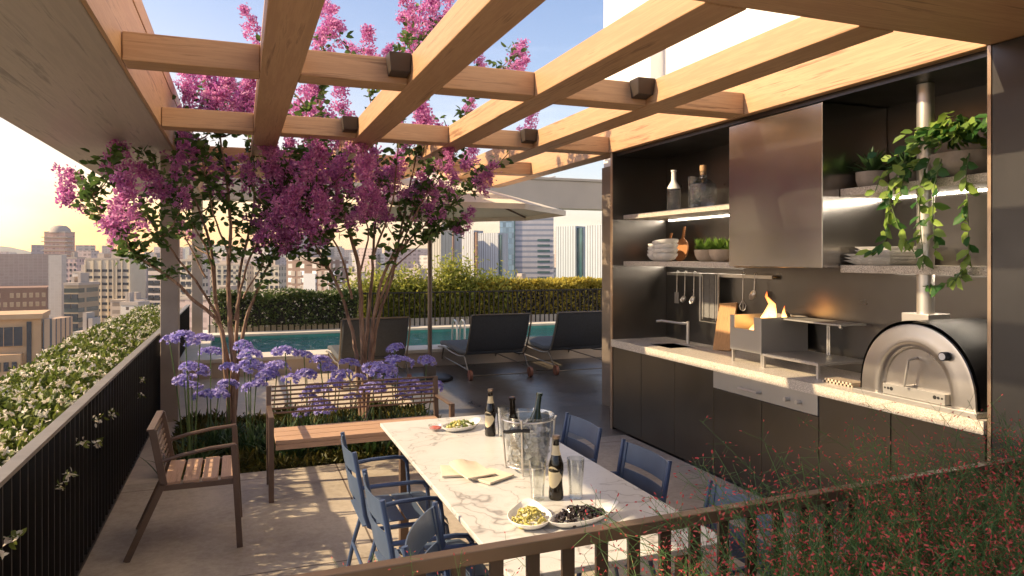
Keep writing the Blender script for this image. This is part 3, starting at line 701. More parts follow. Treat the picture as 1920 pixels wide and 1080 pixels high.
po = thing('trailing_pothos', 'large trailing vine with yellow green leaves spilling from a grey planter', 'potted plant', (3.90, 2.93, 2.212))
MB().lathe([(.08, 0), (.12, .02), (.14, .08), (.145, .14), (.135, .14), (.13, .12), (0, .12)], 28, sy=1.2).build('pot', M['pot_stone'], po, sharp=60)
P = []; D = []; 
r = np.random.default_rng(5)
for i in range(190):
    a = r.uniform(0, 2*PI); q = abs(r.normal())*.13; p = Vector((math.cos(a)*q*.75-.03, math.sin(a)*q*1.35+.03, .17+.13*math.exp(-(q*5)**2)+r.normal()*.035))
    P.append(p); D.append((math.cos(a)-.3, math.sin(a), r.uniform(-.8, .3)))
vines = [[(-.12, .22, .12), (-.2, .30, .0), (-.19, .32, -.12), (-.18, .27, -.28), (-.17, .17, -.43)], [(-.13, .1, .12), (-.21, .10, -.05), (-.21, .10, -.25), (-.20, .08, -.50)],
         [(-.13, .02, .12), (-.22, -.0, -.05), (-.22, .01, -.22), (-.21, .0, -.42)], [(-.10, -.12, .12), (-.18, -.16, .0), (-.18, -.17, -.2), (-.17, -.17, -.42), (-.17, -.12, -.58)],
         [(-.12, .26, .12), (-.2, .38, .04), (-.2, .42, -.05)], [(-.12, .28, .1), (-.2, .3, .0), (-.2, .34, -.35), (-.19, .42, -.42), (-.19, .46, -.42)], [(-.17, -.15, -.55), (-.16, .0, -.62), (-.16, .12, -.63)], [(-.13, .15, .12), (-.22, .2, .02), (-.22, .22, -.1)]]
m = MB()
for V_ in vines:
    V_ = [Vector(q) for q in V_]; m.tube(V_, .003, 5)
    for a, b in zip(V_[:-1], V_[1:]):
        cnt = max(3, int((b-a).length/.026))
        for j in range(cnt):
            p = a.lerp(b, (j+r.uniform(0, 1))/cnt); P.append(p); D.append((r.normal()*.6-.3, r.normal()*1.0, -.7+r.normal()*.5))
m.build('vine', M['stem_green'], po)
n_ = len(P); shards('leaves', np.array([tuple(p) for p in P]), np.array(D), np.array([(-1, 0, .3)]*n_)+r.normal(size=(n_, 3))*.35, r.uniform(.06, .10, n_), r.uniform(.04, .062, n_), M['pothos'], po, .25)
for i in range(5):
    big = i < 3
    w = .185 if big else .14
    m = MB(); z = i*.02+(0 if big else .005)
    m.add([(-w*.7, -w*.7, z), (w*.7, -w*.7, z), (w*.7, w*.7, z), (-w*.7, w*.7, z), (-w, -w, z+.03), (w, -w, z+.03), (w, w, z+.03), (-w, w, z+.03)], [(0, 3, 2, 1), (0, 1, 5, 4), (1, 2, 6, 5), (2, 3, 7, 6), (3, 0, 4, 7), (4, 5, 6, 7)])
    o = m.build('square_plate', M['white_ceramic'], bevel=.004); o.location = (3.97, 3.50, 1.702+.001*i); o.rotation_euler[2] = 0
    tag(o, '%s square white plate in the stack on the lower right shelf' % (['lowest large', 'middle large', 'upper large', 'lower small', 'topmost small'][i]), 'plate', 'square plates stacked beside the chimney')

# ================================================================= DINING TABLE
TX0, TX1, TY0, TY1, TZ = .792, 1.62, 2.08, 4.315, .75
tb = thing('dining_table', 'long white marble topped dining table with dark legs', 'dining table', (1.2, 3.2, 0))
def tl(m): m.v = [(v[0]-1.2, v[1]-3.2, v[2]) for v in m.v]; return m
tl(MB().box((TX0, TY0, TZ-.022), (TX1, TY1, TZ))).build('tabletop', M['marble'], tb, .003)
tl(MB().box((TX0+.1, TY0+.12, TZ-.065), (TX1-.1, TY1-.12, TZ-.024))).build('apron', M['bronze_frame'], tb)
for x_ in (TX0+.09, TX1-.12):
    for y_ in (TY0+.12, TY1-.16): tl(MB().box((x_, y_, 0), (x_+.05, y_+.05, TZ-.066))).build('leg', M['bronze_frame'], tb, .002)

# ---- blue chairs (root facing +X)
def make_chair():
    c = thing('blue_armchair', 'x', 'chair', (0, 0, 0), 0, 'blue metal chairs around the dining table')
    for i, x in enumerate((-.17, -.06, .05, .155)):
        m = MB(); w = .098
        pr = [(x-w/2, .452), (x+w/2, .452)] if i < 3 else [(x-w/2, .452), (x+w*.2, .448), (x+w*.55, .425), (x+w*.62, .40)]
        if i == 0: pr = [(x-w/2, .447), (x+w/2, .45)]
        vs = []
        for px, pz in pr: vs += [(px, -.20, pz), (px, .20, pz)]
        fs = [(2*j, 2*j+2, 2*j+3, 2*j+1) for j in range(len(pr)-1)]
        vs2 = [(a, b, d-.006) for a, b, d in vs]; k_ = len(vs)
        m.add(vs+vs2, fs+[tuple(q+k_ for q in f)[::-1] for f in fs]+[(0, 1, k_+1, k_), (k_-2, 2*k_-2, 2*k_-1, k_-1)]+[(2*j, k_+2*j, k_+2*j+2, 2*j+2) for j in range(len(pr)-1)]+[(2*j+1, 2*j+3, k_+2*j+3, k_+2*j+1) for j in range(len(pr)-1)], i == 3)
        m.build('seat_slat', M['blue_slat'], c, .0015)
    # backrest: two curved slats joined at their ends
    m = MB()
    def bslat(z0, z1):
        n = 9; vs = []
        for j in range(n):
            y = -.20+.4*j/(n-1); cx = -.025*(1-(2*y/.4)**2)
            for zz in (z0, z1):
                x = -.20-(zz-.45)*.17+cx; vs += [(x, y, zz), (x-.005, y, zz)]
        fs = []
        for j in range(n-1):
            a = 4*j; b = a+4
            fs += [(a, a+2, b+2, b), (a+1, b+1, b+3, a+3), (a+2, a+3, b+3, b+2), (a, b, b+1, a+1)]
        m.add(vs, fs, True)
    bslat(.70, .80); bslat(.555, .672)
    for s_ in (-1, 1): m.bar((-.20-.105*.17-.003, s_*.188, .555), (-.20-.35*.17-.003, s_*.188, .80), .006, .024, (0, 1, 0))
    m.build('backrest', M['blue_slat'], c)
    r_ = .0115
    for s_ in (-1, 1):
        y = s_*.212
        MB().tube([(-.26, y, .81), (-.225, y, .62), (-.208, y, .50), (-.19, y, .445), (-.155, y, .425), (-.05, y, .425), (.14, y, .425)], r_, 8).build('side_frame', M['blue_metal'], c)
        MB().tube([(-.14, y*.97, .42), (-.20, y, .22), (-.245, y*1.05, 0)], r_, 8).build('leg', M['blue_metal'], c)
        MB().tube([(.12, y, .425), (.175, y, .42), (.20, y, .395), (.215, y*1.01, .30), (.235, y*1.04, 0)], r_, 8).build('leg', M['blue_metal'], c)
        MB().tube([(-.228, y, .635), (-.1, y*1.1, .642), (.03, y*1.12, .642), (.075, y*1.12, .635), (.095, y*1.12, .61), (.10, y*1.1, .56), (.105, y*1.02, .43)], r_*.95, 8).build('armrest', M['blue_metal'], c)
    MB().tube([(-.205, -.212, .21), (-.205, .212, .21)], .009, 8).build('stretcher', M['blue_metal'], c)
    MB().tube([(.14, -.205, .425), (.14, .205, .425)], .009, 8).build('seat_rail', M['blue_metal'], c)
    return c
ch0 = make_chair()
CH = [(.775, 3.70, 0, 'blue metal chair on the left of the table, farthest from the front railing'),
      (.775, 2.975, 0, 'middle blue metal chair on the left side of the table'),
      (.83, 2.36, R(-28), 'blue metal chair on the left of the table, turned askew behind the front railing'),
      (1.60, 3.72, PI, 'dark blue chair across the table behind the ice bucket'),
      (1.60, 3.04, PI, 'dark blue chair on the kitchen side, in the middle of its row'),
      (1.60, 2.31, PI, 'dark blue chair on the kitchen side nearest the front railing and red grasses')]
for i, (x, y, rz, lb) in enumerate(CH):
    if i == 0: ch0.location = (x, y, 0); ch0['label'] = lb
    else: dup(ch0, (x, y, 0), rz, lb)

# ---- tableware
def food(o, n, cx, cy, z, ax, ay, rot, size, mat, name='food', hump=.03, seed=1, curl=False):
    r = random.Random(seed); m = MB()
    for i in range(n):
        a = r.uniform(0, 2*PI); q = math.sqrt(r.random()); x = ax*q*math.cos(a); y = ay*q*math.sin(a)
        zz = z+hump*(1-q*q)+r.uniform(-.003, .006); X = cx+x*math.cos(rot)-y*math.sin(rot); Y = cy+x*math.sin(rot)+y*math.cos(rot)
        s_ = size*r.uniform(.7, 1.2)
        mt = Matrix.Translation((X, Y, zz)) @ Matrix.Rotation(r.uniform(0, 6), 4, 'Z') @ Matrix.Rotation(r.uniform(-1, 1), 4, 'X')
        if curl:
            pts = [mt @ Vector((s_*math.cos(t), s_*math.sin(t), .002*t)) for t in np.linspace(0, 4.6, 7)]; m.tube(pts, s_*.32, 6)
        else: m.lathe([(.05*s_, -s_*.9), (.6*s_, -s_*.6), (.8*s_, 0), (.6*s_, s_*.6), (.05*s_, s_*.9)], 7, mat=mt, sy=.7)
    return m.build(name, mat, o)
def dish(name, loc, ax, ay, rz, label, tilt=0, deep=.028):
    o = thing(name, label, 'dish', loc, rz)
    n = 32; m = MB(); prof = [(.45, 0), (.8, .006), (.95, .018), (1.0, deep), (.97, deep+.001), (.88, .015), (.6, .007), (.0, .006)]
    vs = []
    for r_, z in prof:
        for j in range(n):
            t = 2*PI*j/n; tip = 1+.28*max(0, math.cos(t))**6
            vs.append((ax*r_*math.cos(t)*tip, ay*r_*math.sin(t), z+(.018*max(0, math.cos(t))**6*(r_ > .7))))
    fs = [(i*n+j, i*n+(j+1) % n, (i+1)*n+(j+1) % n, (i+1)*n+j) for i in range(len(prof)-1) for j in range(n)]+[tuple(range(n))[::-1]]
    m.add(vs, fs, True); m.build('plate', M['white_ceramic'], o, sharp=70); return o
Z = TZ+.001
d1 = dish('appetizer_dish', (1.20, 3.99, Z), .125, .08, R(25), 'oval white dish of green appetizers at the far end of the table')
food(d1, 60, 0, 0, .012, .10, .055, 0, .011, M['green_food'], seed=2); food(d1, 25, -.03, 0, .014, .08, .05, 0, .012, M['olive_food'], 'pasta', seed=3)
d2 = dish('olive_dish', (1.02, 2.49, Z), .11, .085, R(70), 'pointed white dish heaped with pale green curled snacks near the railing')
food(d2, 75, -.01, 0, .012, .085, .06, 0, .010, M['olive_food'], seed=4, curl=True)
d3 = dish('mussel_dish', (1.205, 2.43, Z), .145, .065, R(12), 'pointed white dish of dark mussels near the railing')
food(d3, 60, -.01, 0, .014, .115, .048, 0, .015, M['mussel'], seed=6); food(d3, 30, -.01, 0, .022, .105, .045, 0, .009, M['mussel'], 'shells', seed=7, curl=True)
sb = thing('sauce_bowl', 'tiny glass bowl of red sauce beside the far oval dish', 'bowl', (1.055, 4.01, Z))
MB().lathe([(.02, 0), (.034, .01), (.042, .032), (.04, .032), (.032, .012), (0, .004)], 20).build('bowl', M['glass'], sb); MB().lathe([(.0, .005), (.034, .014), (.036, .02), (0, .024)], 18).build('sauce', M['sauce'], sb)
def beer(loc, lab, s=1.0, lean=None):
    o = thing('beer_bottle', lab, 'bottle', loc); 
    MB().lathe([(.028, 0), (.031, .006), (.031, .03), (.027, .06), (.0265, .085), (.032, .12), (.031, .145), (.018, .185), (.0135, .20), (.0125, .245), (.0145, .25), (.0145, .255), (0, .256)], 24).build('glass', M['bottle_dark'], o)
    MB().lathe([(.0148, .249), (.0152, .252), (.0148, .262), (0, .264)], 18).build('cap', M['champagne'], o)
    MB().lathe([(.0205, .183), (.0165, .192), (.0142, .205), (.0138, .222)], 20).build('neck_label', M['label_cream'], o)
    mlab = MB(); n = 12
    vs = []
    for j in range(n):
        t = PI*.72+PI*.95*j/(n-1); hh = math.sin(PI*j/(n-1))
        for zz in (.095-.045*hh, .095+.045*hh):
            rr = .0318 if zz > .1 else .0300; vs.append((rr*math.cos(t), rr*math.sin(t), zz))
    mlab.add(vs, [(2*j, 2*j+2, 2*j+3, 2*j+1) for j in range(n-1)], True); mlab.build('body_label', M['label_cream'], o)
    o.scale = (s, s, s); return o
beer((1.225, 2.70, Z), 'dark beer bottle with cream labels between the two glasses near the railing')
beer((1.315, 3.79, Z), 'dark beer bottle at the far end of the table beside a glass')
def glass(loc, lab):
    o = MB().lathe([(.027, 0), (.029, .004), (.0285, .05), (.034, .11), (.037, .165), (.0355, .165), (.0325, .11), (.027, .05), (.026, .012), (0, .01)], 24).build('beer_glass', M['glass'], sharp=60)
    o.location = loc; return tag(o, lab, 'glass')
glass((1.150, 2.72, Z), 'empty beer glass standing left of the near beer bottle'); glass((1.305, 2.68, Z), 'empty beer glass standing right of the near beer bottle'); glass((1.375, 3.75, Z), 'empty glass beside the far beer bottle')
# bucket
bk = thing('ice_bucket', 'clear ice bucket in a chrome stand in the middle of the table', 'ice bucket', (1.27, 3.12, Z))
MB().lathe([(.088, .03), (.092, .035), (.105, .14), (.118, .235), (.125, .262), (.122, .262), (.114, .235), (.10, .14), (.087, .04), (0, .04)], 36).build('bucket', M['glass'], bk, sharp=60)
r = random.Random(2); m = MB()
for i in range(300):
    z = r.uniform(.05, .205); q = math.sqrt(r.random())*(.078+.14*(z-.03)*.5+.006); a = r.uniform(0, 2*PI); s_ = r.uniform(.008, .015)
    mt = Matrix.Translation((q*math.cos(a), q*math.sin(a), z)) @ Matrix.Rotation(r.uniform(0, 6), 4, Vector((r.random(), r.random(), r.random())).normalized())
    m.box((-s_, -s_, -s_), (s_, s_, s_), mt)
m.build('ice', M['ice'], bk)['kind'] = 'stuff'
m = MB()
m.tube([(.128*math.cos(2*PI*j/32), .128*math.sin(2*PI*j/32), .245) for j in range(33)], .0035, 6).tube([(.10*math.cos(2*PI*j/32), .10*math.sin(2*PI*j/32), .028) for j in range(33)], .0035, 6)
m.build('stand_ring', M['steel'], bk)
for j in range(4):
    a = R(55)+j*PI/2; cth, sth = math.cos(a), math.sin(a)
    MB().tube([(.108*cth, .108*sth, 0), (.128*cth, .128*sth, .245), (.136*cth, .136*sth, .262)], .005, 8).build('stand_leg', M['steel'], bk)
MB().tube([(.127*math.cos(t), .127*math.sin(t), .20+.012*math.sin((t-3.6)*2.5)) for t in np.linspace(3.3, 4.4, 8)], .009, 6).build('handle', M['black'], bk)
def wine(loc, lean, lab, mat):
    o = MB().lathe([(.030, 0), (.034, .01), (.034, .11), (.031, .135), (.017, .18), (.0135, .20), (.0125, .25), (.0155, .252), (.0155, .265), (0, .266)], 24).build('wine_bottle', mat)
    o.location = loc; o.rotation_euler = lean; return tag(o, lab, 'bottle')
wine((1.225, 3.17, Z+.075), (R(4), R(-5), 0), 'dark bottle standing left in the ice bucket', M['bottle_dark']); wine((1.305, 3.16, Z+.085), (R(-2), R(10), 0), 'green glass bottle leaning right in the ice bucket', M['bottle_green'])
# napkins
def napkin(loc, rz, sx, sy, layers, lab, fold=0):
    m = MB(); n = 10
    for L_ in range(layers):
        z0 = L_*.0031; vs = []
        for a in range(n):
            for b in range(n):
                u = a/(n-1); v = b/(n-1); vs.append(((u-.5)*sx, (v-.5)*sy, z0+.006+.004*math.sin(u*5+L_)*v+fold*(v**2)*(.6+.4*math.sin(u*4))*.03))
        k_ = len(vs); vs += [(x, y, z-.0026) for x, y, z in vs]
        fs = [(a*n+b, (a+1)*n+b, (a+1)*n+b+1, a*n+b+1) for a in range(n-1) for b in range(n-1)]
        fs += [tuple(q+k_ for q in f)[::-1] for f in fs]
        ring = [b for b in range(n)]+[a*n+n-1 for a in range(1, n)]+[(n-1)*n+b for b in range(n-2, -1, -1)]+[a*n for a in range(n-2, 0, -1)]
        fs += [(ring[i], ring[(i+1) % len(ring)], k_+ring[(i+1) % len(ring)], k_+ring[i]) for i in range(len(ring))]
        m.add(vs, fs, True)
    o = m.build('napkin', M['napkin'], sharp=40); o.location = loc; o.rotation_euler = (0, 0, rz); return tag(o, lab, 'napkin', 'folded cloth napkins on the table')
napkin((.945, 3.19, Z), R(-12), .15, .16, 3, 'folded white napkin at the left of the napkin pile'); napkin((1.06, 3.06, Z), R(28), .16, .15, 3, 'folded white napkin at the right of the napkin pile near the bucket')
napkin((.995, 3.125, Z+.014), R(10), .14, .19, 2, 'cream napkin folded on top of the napkin pile', 1)

# ================================================================= BENCH + WOODEN CHAIR
bn = thing('garden_bench', 'wooden slat bench with bronze metal frame in front of the planting bed', 'bench', (.88, 5.6, 0))
MBn = lambda: MB()
w2 = .67
for i in range(3): MB().box((-w2+.03, -.21+i*.145, .405), (w2-.03, -.21+i*.145+.135, .432)).build('seat_slat', M['wood_slat_x'], bn, .003)
MB().box((-w2+.03, -.21, .365), (w2-.03, -.195, .403)).build('seat_rail', M['wood_slat_x'], bn)
MB().box((-w2+.03, .19, .375), (w2-.03, .21, .403)).build('seat_rail', M['bronze_frame'], bn)
for s_ in (-1, 1):
    MB().box((s_*w2-.018, -.235, 0), (s_*w2+.018, -.19, .61)).build('leg', M['bronze_frame'], bn, .002)
    MB().bar((s_*w2, .22, 0), (s_*w2, .30, .745), .036, .04, (0, 1, 0)).build('leg', M['bronze_frame'], bn, .002)
    MB().bar((s_*w2, -.235, .60), (s_*w2, .27, .59), .036, .016).build('armrest', M['bronze_frame'], bn, .002)
for i in range(7): MB().bar((-w2+.02, .268+i*.0035, .535+i*.034), (w2-.02, .268+i*.0035, .535+i*.034), .010, .014).build('back_slat', M['bronze_frame'], bn)
wc = thing('wooden_armchair', 'metal framed armchair with wooden seat slats beside the left railing', 'armchair', (-.25, 4.885, 0))
hw = .265
for i in range(4):
    x0 = -.17+i*.104
    MB().box((x0, -hw+.02, .41), (x0+.088, hw-.02, .43)).build('seat_slat', M['wood_slat_y'], wc, .003)
for s_ in (-1, 1):
    y = s_*hw
    MB().bar((.25, y, 0), (.215, y, .62), .022, .034, (1, 0, 0)).build('leg', M['bronze_frame'], wc, .002)
    MB().bar((-.36, y, 0), (-.17, y, .43), .022, .036, (1, 0, 0)).build('leg', M['bronze_frame'], wc, .002)
    MB().bar((-.165, y, .42), (-.225, y, .745), .022, .04, (1, 0, 0)).build('back_post', M['bronze_frame'], wc, .002)
    MB().bar((-.19, y*.96, .40), (.24, y*.96, .40), .02, .03).build('seat_rail', M['bronze_frame'], wc)
    MB().tube([(-.195, y, .555), (-.08, y, .585), (.08, y, .612), (.225, y, .622)], .012, 8).build('armrest', M['bronze_frame'], wc)
for i in range(9):
    z = .47+i*.0335; x = -.174-(z-.43)*.185; MB().bar((x, -hw, z), (x, hw, z), .008, .012).build('back_slat', M['bronze_frame'], wc)
MB().bar((-.235, -hw-.012, .748), (-.235, hw+.012, .748), .04, .012).build('top_rail', M['bronze_frame'], wc, .002)

# ================================================================= LOUNGERS, UMBRELLA, LADDER
def make_lounger():
    c = thing('sun_lounger', 'x', 'sun lounger', (0, 0, 0), 0, 'dark sun loungers facing the pool')
    hw = .45
    def pad(pts, th, name):
        m = MB(); vs = []
        n = len(pts)
        for i, (y, z) in enumerate(pts):
            a = pts[max(0, i-1)]; b = pts[min(n-1, i+1)]; d = Vector((b[0]-a[0], b[1]-a[1])).normalized(); nx, nz = -d.y, d.x
            for x in (-hw, hw): vs += [(x, y, z), (x, y+nx*th, z+nz*th)]
        fs = []
        for i in range(n-1):
            a = 4*i; b = a+4; fs += [(a, b, b+2, a+2), (a+1, a+3, b+3, b+1), (a, a+1, b+1, b), (a+2, b+2, b+3, a+3)]
        fs += [(0, 2, 3, 1), (4*n-4, 4*n-3, 4*n-1, 4*n-2)]; m.add(vs, fs, True); return m.build(name, M['lounger'], c, .03, sharp=30)
    pad([(.0, .93), (.03, .80), (.12, .60), (.22, .42), (.28, .37)], .075, 'back_cushion')
    pad([(.28, .335), (.6, .30), (1.0, .315), (1.5, .34), (1.75, .31)], .075, 'seat_cushion')
    for s_ in (-1, 1):
        x = s_*(hw+.012)
        MB().tube([(x, -.01, .92), (x, .02, .78), (x, .12, .56), (x, .22, .38), (x, .32, .31), (x, .6, .28), (x, 1.0, .29), (x, 1.5, .32), (x, 1.78, .29)], .012, 8).build('side_frame', M['lounger_frame'], c)
        MB().tube([(x, .30, .31), (x, .05, .06)], .012, 8).build('leg', M['lounger_frame'], c)
        MB().tube([(x, 1.45, .31), (x, 1.62, 0)], .012, 8).build('leg', M['lounger_frame'], c)
        MB().tube([(x, .12, .14), (x, 1.55, .16)], .008, 6).build('brace', M['lounger_frame'], c)
        w = MB().tube([(x-.02, .04, .075), (x+.02, .04, .075)], .075, 20).build('wheel', M['orange_wheel'], c)
    MB().tube([(-hw, -.015, .935), (hw, -.015, .935)], .011, 8).build('top_bar', M['lounger_frame'], c)
    MB().tube([(-hw, .05, .06), (hw, .05, .06)], .008, 6).build('axle', M['lounger_frame'], c)
    return c
l0 = make_lounger()
for i, (x, lb) in enumerate(((1.72, 'dark sun lounger behind the second flowering tree, left of the umbrella pole'), (3.52, 'dark sun lounger in the middle, just right of the umbrella pole'), (4.86, 'dark sun lounger partly hidden by the kitchen end'))):
    if i == 0: l0.location = (x, 9.65, 0); l0['label'] = lb
    else: dup(l0, (x, 9.65, 0), 0, lb)
um = thing('patio_umbrella', 'large open cream umbrella on a dark pole behind the flowering trees', 'umbrella', (2.55, 10.0, 0))
n = 8; RR = 1.95; ze, za_ = 2.42, 2.98
m = MB(); vs = [(0, 0, za_)]
ring = lambda f, z: [(RR*f*math.cos(2*PI*j/n+PI/8), RR*f*math.sin(2*PI*j/n+PI/8), z) for j in range(n)]
vs += ring(.5, ze+(za_-ze)*.47); vs += ring(1, ze); vs += ring(1.0, ze-.07)
fs = [(0, 1+j, 1+(j+1) % n) for j in range(n)]+[(1+j, 1+n+j, 1+n+(j+1) % n, 1+(j+1) % n) for j in range(n)]+[(1+n+j, 1+2*n+j, 1+2*n+(j+1) % n, 1+n+(j+1) % n) for j in range(n)]
m.add(vs, fs); cn = m.build('canopy', M['umbrella'], um); so = cn.modifiers.new('s', 'SOLIDIFY'); so.thickness = .006
for j in range(n):
    a = 2*PI*j/n+PI/8; MB().bar((.03*math.cos(a), .03*math.sin(a), za_-.03), (RR*.985*math.cos(a), RR*.985*math.sin(a), ze-.02), .016, .022).build('rib', M['pole_wood'], um)
MB().tube([(0, 0, .05), (0, 0, 3.05)], .032, 16).build('pole', M['pole_wood'], um)
MB().lathe([(.33, 0), (.33, .03), (.30, .05), (.06, .055), (.06, .12), (.0, .12)], 32).build('base', M['rail_dark'], um, sharp=40)
MB().box((-.07, -.09, .05), (.07, .09, .22)).build('crank_box', M['lounger_frame'], um, .006)
ld = thing('pool_ladder', 'curved steel handrail at the pool edge left of the middle lounger', 'handrail', (3.52, 12.1, .28))
for x_ in (-.02, .12):
    MB().tube([(x_, -.25, 0), (x_, -.25, .28), (x_, -.2, .36), (x_, -.1, .38), (x_, .0, .33), (x_, .05, .1), (x_, .06, -.6)], .016, 10).build('rail', M['steel'], ld)

# ================================================================= TREES
def flower_mesh(seed, nf=760, L=.40, r0=.125):
    r = np.random.default_rng(seed); t = r.uniform(0, 1, nf)**.8
    # lumpy panicle: sub-clusters along a cone
    k_ = 26; ct_ = r.uniform(0, 1, k_); ca = r.uniform(0, 2*PI, k_); cr = r0*(1.0-.72*ct_)*r.uniform(.5, 1, k_)
    C_ = np.stack([cr*np.cos(ca), cr*np.sin(ca), ct_*L], 1); idx = r.integers(0, k_, nf)
    P = C_[idx]+r.normal(size=(nf, 3))*.024
    D = rdir(nf, .2)*.8+(P-np.array([0, 0, L*.4]))*5; N = rdir(nf)
    return P, D, N, r.uniform(.020, .036, nf), r.uniform(.016, .028, nf)
FM = [shards('flower_proto', *flower_mesh(50+i), M['myrtle'], None, .5) for i in range(4)]
for o in FM: COL.objects.unlink(o)
def spline(pts, sub=5):
    out = []; n = len(pts)
    for i in range(n-1):
        p0 = pts[max(0, i-1)]; p1 = pts[i]; p2 = pts[i+1]; p3 = pts[min(n-1, i+2)]
        for j in range(sub):
            t = j/sub; out.append(.5*((2*p1)+(-p0+p2)*t+(2*p0-5*p1+4*p2-p3)*t*t+(-p0+3*p1-3*p2+p3)*t**3))
    out.append(pts[-1]); return out
def make_tree(root_xy, Yb, stems, clusters, label, seed):
    rnd = random.Random(seed); base = Vector((root_xy[0], Yb, 0))
    tr = thing('crape_myrtle', label, 'tree', base)
    allp = []; P = []; D = []
    for i, (pts, r0, dY) in enumerate(stems):
        W3 = []
        n = len(pts)
        for j, (x, y) in enumerate(pts):
            yy = Yb + dY*(j/(n-1))**1.1 + rnd.uniform(-.03, .03)
            W3.append(atY(x, y, yy))
        W3 = [w-base for w in W3]
        if pts[0][1] > 700: W3[0] = Vector((W3[0].x*.6, rnd.uniform(-.05, .05), -.04))
        sp_ = spline(W3, 5)
        sp_ = [p+Vector((rnd.uniform(-1, 1), rnd.uniform(-1, 1), 0))*.006 for p in sp_]
        rs = [max(.005, .85*r0*(1-.86*(q/(len(sp_)-1))**.8)) for q in range(len(sp_))]
        MB().tube(sp_, rs, 9).build('trunk', M['bark'], tr)
        allp += [(p, q/(len(sp_)-1)) for q, p in enumerate(sp_)]
        # side twigs with leaves
        for q in range(int(len(sp_)*.46), len(sp_)):
            for _ in range(2):
                p = sp_[q]; d = Vector((rnd.gauss(0, 1), rnd.gauss(0, 1), rnd.uniform(.0, 1.2))).normalized(); L_ = rnd.uniform(.05, .28)
                for s_ in range(int(3+L_*20)):
                    pp = p+d*L_*rnd.random()+Vector((rnd.gauss(0, .012),)*3); P.append(tuple(pp)); D.append((d.x+rnd.gauss(0, .8), d.y+rnd.gauss(0, .8), d.z*.5+rnd.gauss(0, .6)))
    tw_ = MB()
    for i, (x, y, s_) in enumerate(clusters):
        dy_ = rnd.uniform(-.65, .65); c = atY(x, y, Yb+dy_)-base; c.z -= .15*s_
        near = min((q for q in allp if q[1] > .35 and q[0].z < c.z+.1), key=lambda q: (q[0]-c).length+max(0, .3-(c.z-q[0].z))*.6, default=allp[-1])[0]
        mid = near.lerp(c, .55)+Vector((0, 0, -.04)); pts = spline([near, mid, c], 4); tw_.tube(pts, [.009-.006*j/(len(pts)-1) for j in range(len(pts))], 6)
        d = (c-mid).normalized(); d = (d+Vector((0, 0, .5))).normalized()
        o = bpy.data.objects.new('flower_cluster', FM[i % 4].data); COL.objects.link(o); o.parent = tr; o.location = c
        o.rotation_euler = d.to_track_quat('Z', 'Y').to_euler(); o.scale = (s_*rnd.uniform(.88, 1.15),)*2+(s_*rnd.uniform(.85, 1.15),)
        for q in range(int(14*(near-c).length+16)):
            t = rnd.random(); p = pts[min(len(pts)-1, int(t*len(pts)))]+Vector((rnd.gauss(0, .035), rnd.gauss(0, .035), rnd.gauss(0, .035)))
            P.append(tuple(p)); D.append((rnd.gauss(0, 1), rnd.gauss(0, 1), rnd.gauss(.1, .7)))
    tw_.build('twigs', M['bark'], tr)
    n = len(P); g = np.random.default_rng(seed)
    shards('foliage', np.array(P), np.array(D), rdir(n, .8), g.uniform(.06, .10, n), g.uniform(.036, .058, n), M['tree_leaf'], tr, .18)
    return tr
b1 = atY(432, 790, 7.55)
T1 = [([(432, 800), (424, 700), (412, 610), (363, 563), (330, 530), (287, 500), (253, 477), (230, 453), (192, 405), (165, 345)], .030, -.3),
      ([(428, 800), (428, 690), (408, 590), (398, 480), (375, 400), (352, 330), (342, 262)], .034, .3),
      ([(436, 800), (438, 690), (430, 590), (428, 500), (432, 420), (425, 330), (410, 240), (405, 170)], .040, -.2),
      ([(438, 800), (447, 690), (458, 610), (482, 545), (512, 480), (545, 430), (560, 390)], .032, .35),
      ([(434, 800), (440, 680), (445, 590), (452, 500), (470, 420), (478, 330), (462, 240), (440, 170)], .030, .6),
      ([(410, 600), (380, 545), (345, 500), (312, 455), (270, 400), (225, 345), (207, 290)], .018, -.5),
      ([(440, 600), (462, 500), (500, 420), (525, 360), (545, 290)], .018, -.4),
      ([(404, 570), (392, 480), (352, 405), (310, 345), (285, 290)], .016, .2),
      ([(385, 520), (350, 450), (330, 390), (320, 330)], .012, .5),
      ([(455, 560), (490, 500), (520, 455), (545, 455)], .012, .0),
      ([(430, 480), (400, 400), (385, 330), (372, 262)], .014, -.5)]
C1 = [(148, 345, 1.05), (212, 287, 1.0), (235, 390, 1.15), (222, 440, .6), (300, 335, 1.1), (345, 300, 1.0), (408, 335, .9), (205, 300, .6), (255, 405, .9), (415, 175, 1.2), (372, 165, 1.1), (345, 155, .8), (455, 170, 1.1), (440, 205, 1), (400, 205, .9),
      (352, 195, .7), (395, 160, 1.0), (475, 330, .8), (480, 395, .9), (505, 355, 1.0), (360, 250, .9), (330, 265, .9), (500, 425, .8), (518, 310, .9), (340, 370, .6), (380, 300, .8), (350, 430, .5), (525, 390, 1.0), (430, 150, 1.0), (465, 205, .9), (490, 450, .6), (548, 300, .9), (575, 345, .9)]
make_tree((b1.x, 0), 7.55, T1, C1, 'flowering crape myrtle nearest the left railing, its limbs reaching over the hedge', 11)
b2 = atY(680, 800, 7.5)
